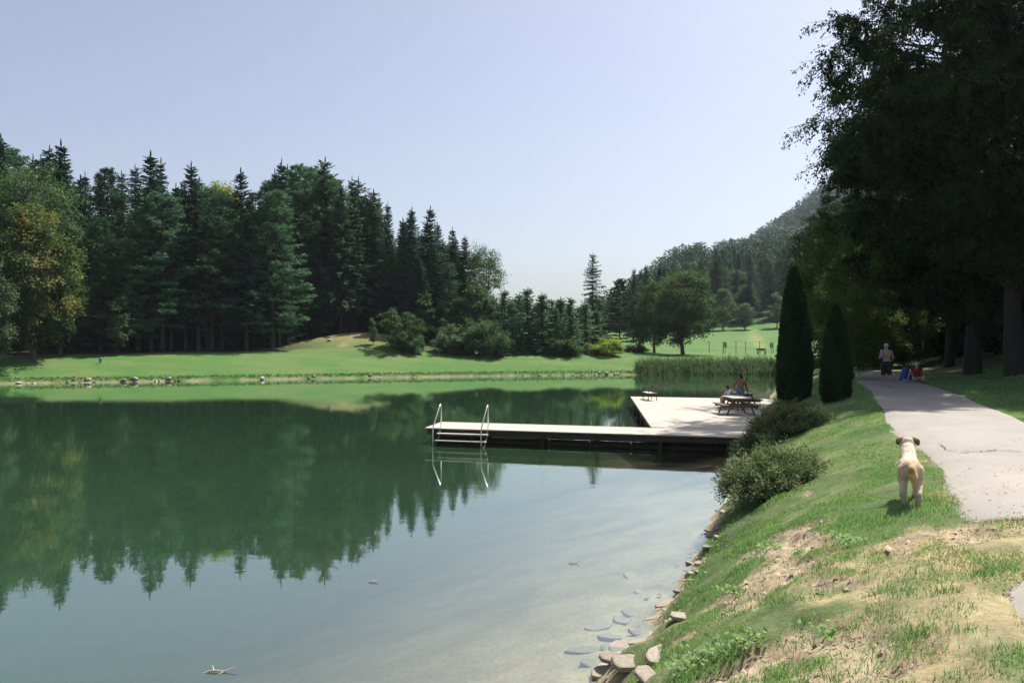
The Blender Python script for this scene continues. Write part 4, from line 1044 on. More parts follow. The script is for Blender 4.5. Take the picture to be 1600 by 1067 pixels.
# bearers and posts under it
def beam(p, q, w, h, name='beam'): MB().bar(p, q, w, h).build(name, M_BEAM, jet)
off = .16
beam((-3.1, yfront(-3.1) + off, DZ - .15), (8.6, yfront(8.6) + off, DZ - .15), .08, .2)
beam((-2.8, yfront(-2.8) + 2.0, DZ - .15), (4.9, yfront(4.9) + 2.0, DZ - .15), .08, .2)
beam((4.98, 27.1, DZ - .15), (7.03, 46.5, DZ - .15), .08, .2)
beam((-2.95, yfront(-3.0) + .8, .08), (8.4, yfront(8.4) + .8, .08), .14, .12)
for k in range(5):
    xx = 5.2 + .12 * (k + 1) * 3.6; yy = yfront(xx) + 3.4 * (k + 1)
    beam((5.1 + .37 * (k + 1), yfront(5.1 + .37 * (k + 1)) + 3.4 * (k + 1), DZ - .14), (9.5 + 1.3 * k, yfront(9.5 + 1.3 * k) + 3.4 * (k + 1), DZ - .14), .08, .18)
for x in (-2.9, -.9, 1.1, 3.1, 5.1, 6.2, 7.3):
    for o in ((.6, 1.7) if x in (-2.9, 1.1, 5.1, 7.3) else (1.7,)):
        MB().box((x, yfront(x) + o, -.55), (.16, .16, 2.04), Matrix.Rotation(math.atan2(fdir.y, fdir.x), 3, 'Z'), .01).build('post', M_BEAM, jet)
for k in range(5):
    x, y = 5.1 + .42 * k + .2, 30 + 3.8 * k
    MB().box((x, y, -.7), (.16, .16, 2.3), None, .01).build('post', M_BEAM, jet)
for k in range(4):
    x, y = 8.0 + 1.6 * k, 45.6 - .5 * k
    MB().box((x, y, -.7), (.16, .16, 2.3), None, .01).build('post', M_BEAM, jet)

# added dark boards standing in for the deep shade under the deck
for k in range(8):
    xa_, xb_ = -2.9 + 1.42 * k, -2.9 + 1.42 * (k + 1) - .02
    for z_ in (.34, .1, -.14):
        MB().bar((xa_, yfront(xa_) + 1.0, z_), (xb_, yfront(xb_) + 1.0, z_), .03, .225).build('shade_board', M_BEAM, jet)
# swimming ladder: two steel handrails and wooden treads
lad = tag(empty('swimming_ladder', (-2.6, 29.0, DZ)), 'steel handrails with pale wooden steps at the free end of the jetty', 'ladder')
nrm_out = Vector((fdir.y, -fdir.x, 0)).normalized() if False else Vector((fdir.y, -fdir.x, 0))
nrm_out = Vector((-.277, -.961, 0))
def rail(px):
    x = (px - 800) / FPX * 28.9
    p = Vector((x, yfront(x) + .22, DZ)) - lad.location
    top = p + Vector((0, 0, .86)); f = p + nrm_out * .78
    pts = [p + Vector((0, 0, 0)), p + Vector((0, 0, .70)), top + nrm_out * .02 + Vector((0, 0, -.06)), top + nrm_out * .06, top + nrm_out * .14 + Vector((0, 0, -.06)),
           f + Vector((0, 0, .10)), f + nrm_out * .03 + Vector((0, 0, -.02)), f + nrm_out * .03 + Vector((0, 0, -.2)), f + nrm_out * .03 + Vector((0, 0, -1.3))]
    hr_ = MB().tube(pts, .024, 10).build('handrail', M_STEEL, lad, smooth=True)
    MB().tube([p, p + Vector((0, 0, .012))], .055, 10).build('foot_plate', M_STEEL, hr_)
    return p
pa = rail(688); pb = rail(763)
for k, (dz, o) in enumerate([(-.17, .46), (-.40, .66), (-.62, .86)]):
    a = pa + nrm_out * o + Vector((.03, 0, dz)); b = pb + nrm_out * o + Vector((.12, 0, dz))
    MB().bar(a, b, .17, .04, bev=.004).build('step', M_STEP, lad)
for q in (pa, pb):
    MB().bar(q + nrm_out * .2 + Vector((.06, 0, -.06)), q + nrm_out * .98 + Vector((.06, 0, -.84)), .04, .14).build('stringer', M_BEAM, lad)

# ------------------------------------------------------------------ picnic tables and bench on the deck
M_TAB = simple('grey_brown_table_timber', (.20, .16, .125), (.13, .105, .08), 6, .85, .4, 25, stretch=(5, .5, 5))
M_TABT = simple('bleached_table_top', (.62, .58, .52), (.48, .44, .39), 5, .8, .3, 25, stretch=(5, .5, 5))
def picnic_table(x, y, rz, label, L=1.7):
    t = tag(empty('picnic_table', (x, y, DZ), rz), label, 'picnic table')
    for k in range(5):
        MB().box(((k - 2) * .165, 0, .735), (.155, L, .04), None, .004).build('table_plank', M_TABT, t)
    for s in (-1, 1):
        for k in (0, 1):
            MB().box((s * (.60 + .15 * k), 0, .43), (.14, L, .045), None, .004).build('bench_plank', M_TAB, t)
    for e in (-1, 1):
        yy = e * (L / 2 - .22)
        for s in (-1, 1):
            MB().bar((s * .30, yy, .71), (s * .60, yy, 0), .05, .10, up=(0, 1, 0)).build('leg', M_TAB, t)
        MB().box((0, yy - e * .052, .375), (1.56, .05, .10)).build('bench_bearer', M_TAB, t)
        MB().box((0, yy - e * .052, .675), (.78, .05, .08)).build('top_bearer', M_TAB, t)
        MB().bar((0, yy - e * .10, .64), (0, yy - e * .55, .40), .06, .04).build('brace', M_TAB, t)
        for s in (-1, 1):
            MB().bar((s * .03, yy - e * .09, .42), (s * .22, yy - e * .09, .64), .04, .05, up=(0, 1, 0)).build('strut', M_TAB, t)
    return t
picnic_table(9.87, 35.05, .03, 'nearer picnic table on the deck with bleached top')
picnic_table(11.05, 38.4, -.05, 'farther picnic table on the deck behind the standing man')
bp_ = at(1019, 43.3)
bn = tag(empty('park_bench', (bp_[0], bp_[1], DZ), R(4)), 'small dark framed bench with pale seat at the back of the deck', 'bench')
M_IRON = simple('dark_iron', (.035, .034, .033), (.02, .02, .02), 10, .6, metal=.3)
M_SEAT = simple('pale_bench_slats', (.70, .66, .60), (.55, .52, .47), 5, .8)
for e in (0, 1.2):
    m = MB(); m.tube([(.24, e, 0), (.25, e, .42), (.30, e, .80)], .022, 6); m.build('back_leg', M_IRON, bn)
    m = MB(); m.tube([(-.22, e, 0), (-.20, e, .62), (-.12, e, .66), (.26, e, .66)], .022, 6); m.build('front_leg', M_IRON, bn)
    MB().box((-.25, e, .012), (.26, .06, .024)).build('foot_plate', M_IRON, bn)
    MB().box((.02, e, .38), (.48, .03, .04)).build('seat_bearer', M_IRON, bn)
for k in range(4): MB().box((-.18 + .125 * k, .6, .42), (.11, 1.35, .03), None, .004).build('seat_slat', M_SEAT, bn)
for k in range(3): MB().box((.255 + .018 * k, .6, .54 + .11 * k), (.03, 1.35, .09), None, .004).build('back_slat', M_TAB, bn)

# ================================================================== people and dog
def organic(name, prims, voxel, mat, parent=None, smooth_it=4, colf=None):
    """closed tapered limbs and ellipsoids merged into one continuous skin"""
    bm = bmesh.new()
    for p in prims:
        if p[0] == 'e':
            _, c, r = p[:3]; rot = p[3] if len(p) > 3 else Matrix.Identity(3)
            bmesh.ops.create_uvsphere(bm, u_segments=16, v_segments=10, radius=1, matrix=Matrix.Translation(c) @ rot.to_4x4() @ Matrix.Diagonal((*r, 1)))
        else:
            _, a, ra, b, rb = p; a = Vector(a); b = Vector(b); d = (b - a); L = max(d.length, 1e-5); d.normalize()
            q = d.to_track_quat('Z', 'Y').to_matrix()
            prof = [(-ra, .02 * ra), (-.85 * ra, .53 * ra), (-.5 * ra, .87 * ra), (0, ra), (L, rb), (L + .5 * rb, .87 * rb), (L + .85 * rb, .53 * rb), (L + rb, .02 * rb)]
            rings = []
            for z, r in prof:
                rings.append([bm.verts.new(a + q @ Vector((r * math.cos(k * .5236), r * math.sin(k * .5236), z))) for k in range(12)])
            for i in range(len(rings) - 1):
                for k in range(12): bm.faces.new((rings[i][k], rings[i][(k + 1) % 12], rings[i + 1][(k + 1) % 12], rings[i + 1][k]))
            bm.faces.new(rings[0][::-1]); bm.faces.new(rings[-1])
    bmesh.ops.recalc_face_normals(bm, faces=bm.faces[:])
    me = bpy.data.meshes.new(name); bm.to_mesh(me); bm.free()
    tmp = bpy.data.objects.new('tmp_' + name, me); COL.objects.link(tmp)
    r = tmp.modifiers.new('r', 'REMESH'); r.mode = 'VOXEL'; r.voxel_size = voxel; r.use_smooth_shade = True
    s = tmp.modifiers.new('s', 'SMOOTH'); s.factor = .5; s.iterations = smooth_it
    out = bpy.data.meshes.new_from_object(tmp.evaluated_get(bpy.context.evaluated_depsgraph_get()))
    bpy.data.objects.remove(tmp); bpy.data.meshes.remove(me)
    out.name = name; out.materials.clear(); out.materials.append(mat)
    for p in out.polygons: p.use_smooth = True
    if colf is not None:
        co = np.empty(len(out.vertices) * 3, np.float32); out.vertices.foreach_get('co', co); co = co.reshape(-1, 3)
        a = out.attributes.new('Col', 'FLOAT_COLOR', 'POINT'); c = np.ones((len(co), 4), np.float32); c[:, :3] = colf(co)
        a.data.foreach_set('color', c.ravel())
    return link(name, out, parent)

M_SKIN_RED = simple('tanned_skin', (.30, .135, .085), (.24, .105, .068), 8, .6)
M_SKIN = simple('fair_skin', (.42, .27, .20), (.36, .22, .16), 8, .6)
M_HAIR = simple('black_hair', (.015, .013, .012), (.03, .026, .022), 30, .6)
M_HAIRG = simple('grey_hair', (.45, .43, .40), (.3, .29, .27), 30, .7)

def lerp(a, b, t): return tuple(a[i] + (b[i] - a[i]) * t for i in range(3))
STAND = dict(head=(0, .02, 1.63), neck=(0, 0, 1.48), chest=(0, 0, 1.28), belly=(0, 0, 1.08), pelvis=(0, 0, .95),
             sh=[(-.18, 0, 1.42), (.18, 0, 1.42)], el=[(-.25, -.02, 1.14), (.25, -.02, 1.14)], wr=[(-.26, .06, .90), (.26, .06, .90)],
             hp=[(-.09, 0, .93), (.09, 0, .93)], kn=[(-.10, .02, .50), (.10, .02, .50)], an=[(-.10, -.02, .09), (.10, -.02, .09)], toe=[(-.11, .15, .03), (.11, .15, .03)])
def hand(wr, el, s, P):
    d = (Vector(wr) - Vector(el)).normalized(); side = d.cross(Vector((0, 1, 0))); side = side.normalized() if side.length > .1 else Vector((1, 0, 0))
    fw = side.cross(d)
    w = Vector(wr); P.append(('c', w, .026, w + d * .08, .032))
    for k, L in enumerate((.065, .078, .082, .07)):
        b = w + d * .085 + fw * (.03 - .02 * k); m = b + d * L * .6; P.append(('c', b, .0105, m, .0095)); P.append(('c', m, .0095, m + d * L * .5 + side * -.012 * s, .008))
    b = w + d * .03 + fw * .032; P.append(('c', b, .012, b + d * .04 + fw * .03, .0105)); P.append(('c', b + d * .04 + fw * .03, .0105, b + d * .075 + fw * .032, .009))
def body_prims(J, yaw=0.0):
    P = []
    ch, be, pe = Vector(J['chest']), Vector(J['belly']), Vector(J['pelvis'])
    up = (Vector(J['neck']) - pe).normalized(); rotm = Vector((0, 0, 1)).rotation_difference(up).to_matrix()
    P += [('e', ch, (.165, .115, .20), rotm), ('e', be, (.145, .105, .17), rotm), ('e', pe, (.16, .115, .12), rotm)]
    n = Vector(J['neck']); h = Vector(J['head'])
    P += [('c', n - up * .06, .07, h, .055), ('e', h, (.075, .095, .115)), ('e', h + Vector((0, .05, -.06)), (.055, .055, .06)), ('e', h + Vector((0, .1, -.015)), (.014, .022, .022)),
          ('e', h + Vector((-.078, 0, -.01)), (.014, .022, .032)), ('e', h + Vector((.078, 0, -.01)), (.014, .022, .032))]
    for s in (0, 1):
        sh, el, wr = J['sh'][s], J['el'][s], J['wr'][s]
        P += [('c', lerp(sh, J['neck'], .55), .055, sh, .062), ('c', sh, .058, el, .042), ('c', el, .043, wr, .028)]
        hand(wr, el, 1 if s else -1, P)
        hp, kn, an, toe = J['hp'][s], J['kn'][s], J['an'][s], J['toe'][s]
        P += [('c', hp, .092, kn, .060), ('c', kn, .060, lerp(kn, an, .35), .058), ('c', lerp(kn, an, .35), .058, an, .038), ('c', an, .042, toe, .032), ('c', (lerp(an, toe, -.3)[0], lerp(an, toe, -.3)[1], max(.036, an[2] - .06)), .036, an, .04)]
    return P
def grow(prims, g): return [(p[0], p[1], tuple(r + g for r in p[2]), *p[3:]) if p[0] == 'e' else ('c', p[1], p[2] + g, p[3], p[4] + g) for p in prims]
def shorts_prims(J, g, frac):
    P = [('e', Vector(J['pelvis']), (.165 + g, .12 + g, .11 + g))]
    for s in (0, 1): P.append(('c', J['hp'][s], .097 + g, lerp(J['hp'][s], J['kn'][s], frac), .078 + g))
    return P
def top_prims(J, g, sleeve=0.0):
    ch, be, pe = Vector(J['chest']), Vector(J['belly']), Vector(J['pelvis'])
    up = (Vector(J['neck']) - pe).normalized(); rotm = Vector((0, 0, 1)).rotation_difference(up).to_matrix()
    P = [('e', ch, (.168 + g, .118 + g, .20 + g), rotm), ('e', be, (.15 + g, .11 + g, .17 + g), rotm), ('e', be.lerp(pe, .5), (.155 + g, .115 + g, .13 + g), rotm)]
    for s in (0, 1):
        P.append(('c', lerp(J['sh'][s], J['neck'], .5), .058 + g, J['sh'][s], .064 + g))
        if sleeve: P.append(('c', J['sh'][s], .062 + g, lerp(J['sh'][s], J['el'][s], sleeve), .054 + g))
    return P
def person(label, loc, rz, J, skin, scale=1.0):
    e = tag(empty('person', loc, rz), label, 'person'); e.scale = (scale,) * 3
    organic('body', body_prims(J), .017, skin, e, 3)
    return e
def face(e, h, fwd=1):
    h = Vector(h)
    for s in (-1, 1): organic('eye', [('e', h + Vector((s * .03, .085, .01)), (.012, .01, .008))], .004, M_HAIR, e, 1)
    organic('mouth', [('e', h + Vector((0, .094, -.06)), (.024, .01, .006))], .004, M_SKIN_RED, e, 1)

# --- man with the hat, standing between the tables with one hand on the farther table
M_SHORT_BLUE = simple('blue_grey_cloth', (.16, .19, .27), (.12, .145, .21), 12, .9, .4, 60)
J = dict(STAND); J = {k: (list(v) if isinstance(v, list) else v) for k, v in J.items()}
J.update(head=(.05, .10, 1.56), neck=(.04, .04, 1.42), chest=(.03, .02, 1.24), belly=(.0, .0, 1.06))
J['sh'] = [(-.15, .02, 1.37), (.21, .03, 1.35)]; J['el'] = [(-.33, -.10, 1.13), (.29, .10, 1.08)]; J['wr'] = [(-.19, -.05, .97), (.36, .28, .87)]
pm = person('sunburnt bare backed man in hat and blue shorts leaning on a picnic table', (10.52, 36.75, DZ), R(-10), J, M_SKIN_RED)
organic('shorts', shorts_prims(J, .018, .75), .02, M_SHORT_BLUE, pm)
M_HAT = simple('straw_brown_hat', (.05, .036, .026), (.032, .024, .018), 20, .85, .4, 60)
hh = Vector(J['head']) + Vector((0, 0, .06))
organic('hat', [('e', hh, (.17, .185, .014)), ('e', hh + Vector((0, -.01, .05)), (.092, .105, .075))], .009, M_HAT, pm, 2)
organic('hair', [('e', Vector(J['head']) + Vector((0, -.03, .0)), (.078, .08, .09))], .01, M_HAIR, pm, 2)

# --- person in white sitting on the farther table's near bench, facing the water on the left
M_WHITE = simple('white_cloth', (.74, .74, .74), (.66, .66, .67), 9, .9, .4, 50)
J = dict(head=(0, .20, 1.02), neck=(0, .10, .90), chest=(0, .02, .74), belly=(0, -.04, .58), pelvis=(0, -.06, .50),
         sh=[(-.18, .06, .86), (.18, .06, .86)], el=[(-.27, .22, .64), (.27, .22, .64)], wr=[(-.15, .42, .56), (.15, .42, .56)],
         hp=[(-.1, -.04, .50), (.1, -.04, .50)], kn=[(-.16, .40, .52), (.16, .40, .50)], an=[(-.14, .34, .09), (.14, .42, .09)], toe=[(-.15, .50, .03), (.15, .58, .03)])
ps = person('dark haired person in white shirt sitting hunched beside the standing man', (10.30, 37.5, DZ), R(92), J, M_SKIN)
organic('shirt', top_prims(J, .014, .8), .018, M_WHITE, ps)
organic('hair', [('e', Vector(J['head']) + Vector((0, -.02, .025)), (.09, .10, .105)), ('e', Vector(J['head']) + Vector((0, -.05, -.04)), (.08, .06, .08))], .012, M_HAIR, ps, 2)
M_BLACK = simple('black_cloth', (.012, .012, .014), (.02, .02, .022), 12, .9)
organic('shorts', shorts_prims(J, .014, .6), .018, M_SHORT_BLUE, ps)

# --- man walking away in the shade of the path
q = pix(1385, 605)
J = {k: (list(v) if isinstance(v, list) else v) for k, v in STAND.items()}
J['kn'] = [(-.10, .10, .50), (.10, -.02, .50)]; J['an'] = [(-.10, .12, .09), (.10, -.16, .12)]; J['toe'] = [(-.11, .29, .03), (.11, .0, .03)]
J['el'] = [(-.27, -.03, 1.16), (.27, .02, 1.16)]; J['wr'] = [(-.17, .14, 1.22), (.22, .20, 1.02)]
pw_ = person('bare chested man in black shorts and pale cap walking on the path', (q.x, q.y, gz(q.x, q.y) + .012), R(-8), J, M_SKIN, .98)
organic('shorts', shorts_prims(J, .018, .9), .02, M_BLACK, pw_)
M_CAP = simple('pale_cap_cloth', (.50, .52, .50), (.42, .44, .42), 9, .9)
organic('cap', [('e', Vector(J['head']) + Vector((0, 0, .05)), (.088, .105, .075)), ('e', Vector(J['head']) + Vector((0, .11, .04)), (.06, .07, .012))], .01, M_CAP, pw_, 2)
M_LILAC = simple('lilac_towel', (.30, .27, .48), (.25, .22, .40), 9, .95)
organic('towel', [('c', (-.20, .08, 1.28), .05, (-.19, .0, 1.46), .045), ('c', (-.19, .0, 1.46), .045, (-.20, -.10, 1.22), .055)], .014, M_LILAC, pw_, 3)
M_SHOE = simple('pale_shoe_leather', (.42, .40, .38), (.30, .29, .27), 9, .8)
for s in (0, 1): organic('shoe', [('c', (J['an'][s][0], J['an'][s][1] - .05, max(.045, J['an'][s][2] - .06)), .046, J['toe'][s], .04), ('c', (J['an'][s][0], J['an'][s][1] - .03, J['an'][s][2] - .01), .046, J['an'][s], .046)], .012, M_SHOE, pw_, 2)

# --- person in dark red resting on the grass, with a blue bundle and a blanket
q = pix(1433, 597)
J = dict(head=(0, -.10, .76), neck=(0, -.14, .62), chest=(0, -.16, .44), belly=(0, -.14, .26), pelvis=(0, -.08, .14),
         sh=[(-.18, -.16, .58), (.18, -.16, .58)], el=[(-.30, -.24, .34), (.30, -.24, .34)], wr=[(-.34, -.22, .10), (.34, -.22, .10)],
         hp=[(-.1, -.06, .13), (.1, -.06, .13)], kn=[(-.2, .34, .20), (.2, .34, .20)], an=[(-.12, .66, .07), (.14, .68, .07)], toe=[(-.16, .78, .14), (.18, .80, .14)])
pr_ = person('person in dark red top sitting on a blanket in the shade', (q.x, q.y, gz(q.x, q.y) + .02), R(160), J, M_SKIN)
M_DRED = simple('dark_red_cloth', (.22, .018, .03), (.16, .012, .022), 9, .9)
organic('top', top_prims(J, .014), .018, M_DRED, pr_)
organic('hair', [('e', Vector(J['head']) + Vector((0, -.025, .03)), (.085, .095, .10))], .012, M_HAIRG, pr_, 2)
face(pr_, J['head'])
M_BLUE = simple('blue_nylon', (.035, .085, .30), (.02, .055, .22), 6, .7, .5, 14, bdist=.03)
q2 = pix(1415, 596)
bb = tag(empty('beach_bundle', (q2.x, q2.y, gz(q2.x, q2.y))), 'tall rounded blue bundle on the grass beside the seated person', 'bag')
organic('bundle', [('e', (0, 0, .24), (.24, .2, .26)), ('e', (.01, .02, .48), (.17, .15, .22)), ('e', (-.03, .0, .1), (.27, .22, .12))], .02, M_BLUE, bb)
organic('folded_towel', [('c', (-.22, -.25, .06), .06, (.05, -.3, .06), .055)], .015, M_LILAC, bb)
M_BLANK = simple('pale_blanket', (.46, .47, .50), (.36, .37, .40), 5, .95, .5, 12, bdist=.02)
nx = 26; X, Y = np.meshgrid(np.linspace(-1.0, 1.0, nx), np.linspace(-.55, .55, 14))
WXb = q.x - .1 + X + .0 * Y; WYb = q.y + .05 + Y - X * .05
Zb = ground_raw(WXb, WYb)[0] + .012 + .03 * fbm(X * 3, Y * 3, 7, 3)
ib = np.arange(X.size).reshape(X.shape)
tag(link('blanket', mesh_np('blanket', np.stack([WXb, WYb, Zb], -1).reshape(-1, 3), np.stack([ib[:-1, :-1], ib[:-1, 1:], ib[1:, 1:], ib[1:, :-1]], -1).reshape(-1, 4), M_BLANK, smooth=True)), 'pale rumpled blanket under the seated person', 'blanket')

# --- the dog
def mat_fur():
    m, nt, out = nodes('cream_fur')
    at_ = N(nt, 'ShaderNodeAttribute', attribute_name='Col'); tc = N(nt, 'ShaderNodeTexCoord')
    mp = N(nt, 'ShaderNodeMapping'); mp.inputs['Scale'].default_value = (1, .35, .5); nt.links.new(tc.outputs['Object'], mp.inputs[0])
    n1 = noise(nt, mp.outputs[0], 90, 4); n2 = noise(nt, tc.outputs['Object'], 9, 3)
    c = mixc(nt, at_.outputs['Color'], (.82, .77, .70), ramp(nt, n1, .35, .75), 'MULTIPLY')
    c = mixc(nt, c, (.88, .83, .76), ramp(nt, n2, .5, .8), 'MULTIPLY')
    b = N(nt, 'ShaderNodeBsdfPrincipled'); b.inputs['Roughness'].default_value = .9; b.inputs['Specular IOR Level'].default_value = .15
    b.inputs['Sheen Weight'].default_value = .2
    nt.links.new(c, b.inputs['Base Color'])
    bp = N(nt, 'ShaderNodeBump'); bp.inputs['Strength'].default_value = .7; bp.inputs['Distance'].default_value = .012
    nt.links.new(n1, bp.inputs['Height']); nt.links.new(bp.outputs[0], b.inputs['Normal']); nt.links.new(b.outputs[0], out.inputs[0])
    return m
M_FUR = mat_fur()
def fur_col(co):
    c = np.tile(np.array([.86, .76, .61]), (len(co), 1))
    rump = sstep((-.16 - co[:, 1]) / .12)[:, None]; c = c + (np.array([.52, .39, .25]) - c) * rump * .45
    low = sstep((.2 - co[:, 2]) / .12)[:, None]; c = c + (np.array([.60, .52, .42]) - c) * low * .8
    head = sstep((co[:, 1] - .44) / .06)[:, None]; c = c + (np.array([.50, .36, .21]) - c) * head * .3
    return c
q = pix(1419, 792)
qx_ = (1421 - 800) / FPX * (q.y + .32)
dog = tag(empty('dog', (qx_, q.y + .32, gz(qx_, q.y + .3)), R(-24)), 'cream coloured dog standing on the grass seen from behind', 'dog')
dp = [('e', (0, .20, .40), (.10, .19, .145)), ('c', (0, .16, .42), .103, (0, -.16, .425), .092), ('e', (0, -.25, .42), (.096, .12, .105)), ('e', (0, .05, .38), (.095, .21, .115)),
      ('c', (0, .30, .47), .092, (0, .43, .575), .08), ('e', (0, .34, .50), (.088, .08, .075)), ('e', (0, .51, .625), (.088, .10, .078)), ('e', (0, .50, .655), (.075, .075, .06)), ('c', (0, .58, .60), .05, (0, .69, .575), .038)]
for s in (-1, 1):
    dp += [('c', (s * .068, .25, .39), .062, (s * .074, .20, .26), .042), ('c', (s * .074, .20, .26), .038, (s * .07, .235 + .04 * s, .12), .028), ('c', (s * .07, .235 + .04 * s, .12), .028, (s * .07, .25 + .04 * s, .035), .029), ('e', (s * .07, .275 + .04 * s, .025), (.033, .05, .026))]
    b = -.07 if s > 0 else .03
    dp += [('c', (s * .056, -.23, .40), .084, (s * .078, -.13 + b, .26), .055), ('c', (s * .078, -.13 + b, .26), .05, (s * .074, -.31 + b, .155), .032), ('c', (s * .074, -.31 + b, .155), .031, (s * .072, -.285 + b, .045), .027), ('e', (s * .072, -.255 + b, .026), (.033, .055, .027))]
    dp += [('c', (s * .072, -.225 + b, .02), .012, (s * .072, -.20 + b, .014), .011)]
db = organic('body', dp, .010, M_FUR, dog, 4, fur_col)
# short coat: fine hairs lying back along the body
rf = np.random.default_rng(150); nv = len(db.data.vertices)
co = np.empty(nv * 3, np.float32); db.data.vertices.foreach_get('co', co); co = co.reshape(-1, 3)
no = np.empty(nv * 3, np.float32); db.data.vertices.foreach_get('normal', no); no = no.reshape(-1, 3)
pk = rf.integers(0, nv, 15000); c0 = co[pk] + rf.normal(0, .003, (15000, 3)); n0 = no[pk]
dd = np.array([0, -.8, -.75]) + rf.normal(0, .25, (15000, 3)); dd = nrm(dd - n0 * (dd * n0).sum(1, keepdims=True)) + n0 * .12
Cf = Cards(); Cf.add(c0, dd, rf.uniform(.018, .034, 15000), .0055, 0, roll=n0 + rf.normal(0, .3, (15000, 3)))
Vf = np.concatenate(Cf.V); cf = np.repeat(fur_col(c0) * np.clip(rf.uniform(1.0, 1.4, (15000, 1)), 0, 1.4), 4, 0)
link('coat', mesh_np('coat', Vf, np.arange(len(Vf)).reshape(-1, 4), M_FUR, col=cf), dog)['kind'] = 'stuff'
organic('tail', [('c', (0, -.34, .475), .034, (.005, -.40, .43), .046), ('c', (.005, -.40, .43), .046, (.02, -.43, .34), .050), ('c', (.02, -.43, .34), .050, (.03, -.425, .245), .016)], .009, M_FUR, dog, 3,
        lambda co: np.tile(np.array([.62, .40, .19]), (len(co), 1)) * (1 - .5 * sstep((.045 - np.hypot(co[:, 0] + .005, co[:, 2] - .41)) / .04))[:, None])
for s in (-1, 1):
    bm = bmesh.new()                                   # folded ear: a thick rounded triangle hanging outwards from the crown
    prof = [(.050, .0, .708), (.098, -.012, .704), (.134, -.02, .676), (.136, -.018, .628), (.112, -.010, .598), (.090, .0, .622), (.070, .008, .660)]
    fr_ = [bm.verts.new((s * a_, .475 + b_, c_)) for a_, b_, c_ in prof]
    bk_ = [bm.verts.new((s * a_ * .97, .475 + b_ + .034, c_ + .006)) for a_, b_, c_ in prof]
    bm.faces.new(fr_); bm.faces.new(bk_[::-1])
    for k in range(7): bm.faces.new((fr_[k], bk_[k], bk_[(k + 1) % 7], fr_[(k + 1) % 7]))
    bmesh.ops.recalc_face_normals(bm, faces=bm.faces[:]); bmesh.ops.bevel(bm, geom=bm.edges[:], offset=.006, segments=2, affect='EDGES')
    me = bpy.data.meshes.new('ear'); bm.to_mesh(me); bm.free(); me.materials.append(M_FUR)
    for p_ in me.polygons: p_.use_smooth = True
    co = np.empty(len(me.vertices) * 3, np.float32); me.vertices.foreach_get('co', co); co = co.reshape(-1, 3)
    a = me.attributes.new('Col', 'FLOAT_COLOR', 'POINT'); c = np.ones((len(co), 4), np.float32)
    c[:, :3] = np.array([.58, .44, .30]) * (1 - .78 * sstep((.69 - co[:, 2]) / .02))[:, None]; a.data.foreach_set('color', c.ravel())
    link('ear', me, dog)
mc = MB(); a0 = Vector((0, .37, .53))
ring = [a0 + Vector((.078 * math.cos(t_), .04 * math.sin(t_), .083 * math.sin(t_))) for t_ in np.linspace(0, 2 * math.pi, 25)]
mc.tube(ring, .008, 6, cap=False); mc.build('collar', simple('dark_collar', (.05, .035, .03), (.03, .02, .02), 9, .7), dog, True)

# ================================================================== small things
M_POLE = simple('grey_pole', (.22, .21, .20), (.16, .15, .145), 6, .7)
def lamp(px, d, ptop, label, sc=1.0):
    x, y = at(px, d); z = gz(x, y); H = ztop(ptop, d) - z
    e = tag(empty('street_lamp', (x, y, z)), label, 'street lamp')
    MB().tube([(0, 0, -.2), (0, 0, H)], [.07, .045], 8).build('pole', M_POLE, e)
    m = MB(); m.tube([(0, 0, H - .05), (.45, 0, H)], .03, 6); arm_ = m.build('arm', M_POLE, e)
    MB().box((.68, 0, H + .01), (.55, .2, .09), None, .03).build('lamp_head', M_POLE, arm_)
lamp(783, 104, 501, 'grey street lamp on the bank beside the green hazel bush')
lamp(920, 106, 509, 'grey street lamp on the bank left of the bright yellow green bush')
q = pix(1443, 562)
e = tag(empty('lamp_pole', (q.x, q.y, gz(q.x, q.y))), 'pale straight pole on the sunlit strip of lawn beyond the path', 'pole')
MB().tube([(0, 0, -.2), (-.1, 0, 3.6)], [.09, .06], 8).build('shaft', simple('pale_pole', (.5, .48, .44), (.42, .4, .37), 6, .7), e)
MB().tube([(-.1, 0, 3.6), (-.1, 0, 3.72)], [.1, .05], 8).build('pole_cap', M_POLE, e)

# wire fence along the meadow
M_WIRE = simple('fence_wire', (.12, .12, .12), (.09, .09, .09), 6, .6)
fe = tag(empty('wire_fence', (0, 0, 0)), 'thin wire fence with grey posts along the foot of the meadow', 'fence')
fx = [(1108, 556), (1130, 556), (1150, 556), (1165, 556), (1187, 557), (1208, 557), (1222, 557), (1243, 557), (1262, 557), (1280, 558)]
fp = []
for px, py in fx:
    x, y = at(px, 128.0); fp.append(Vector((x, y, gz(x, y))))
for p in fp: MB().tube([p + Vector((0, 0, -.2)), p + Vector((0, 0, 1.9))], .05, 6).build('fence_post', M_WIRE, fe)
for hgt in (.5, 1.1, 1.8):
    for a, b in zip(fp[:-1], fp[1:]): MB().tube([a + Vector((0, 0, hgt)), b + Vector((0, 0, hgt))], .014, 4).build('wire', M_WIRE, fe)
for px, py, lb in [(1133, 546, 'pale notice board on a post at the meadow fence, the left one'), (1205, 547, 'pale notice board on a post at the meadow fence, the right one')]:
    x, y = at(px, 126); z = gz(x, y)
    e = tag(empty('notice_board', (x, y, z)), lb, 'sign')
    MB().tube([(0, 0, -.2), (0, 0, 1.9)], .05, 6).build('post', M_POLE, e)
    MB().box((0, -.07, 1.35), (.5, .04, .8), None, .01).build('panel', simple('faded_panel', (.42, .40, .36), (.35, .33, .3), 4, .7), e)
x, y = at(1190, 120); z = gz(x, y)
e = tag(empty('park_bench', (x, y, z), R(10)), 'low dark bench on the lawn behind the reeds', 'bench')
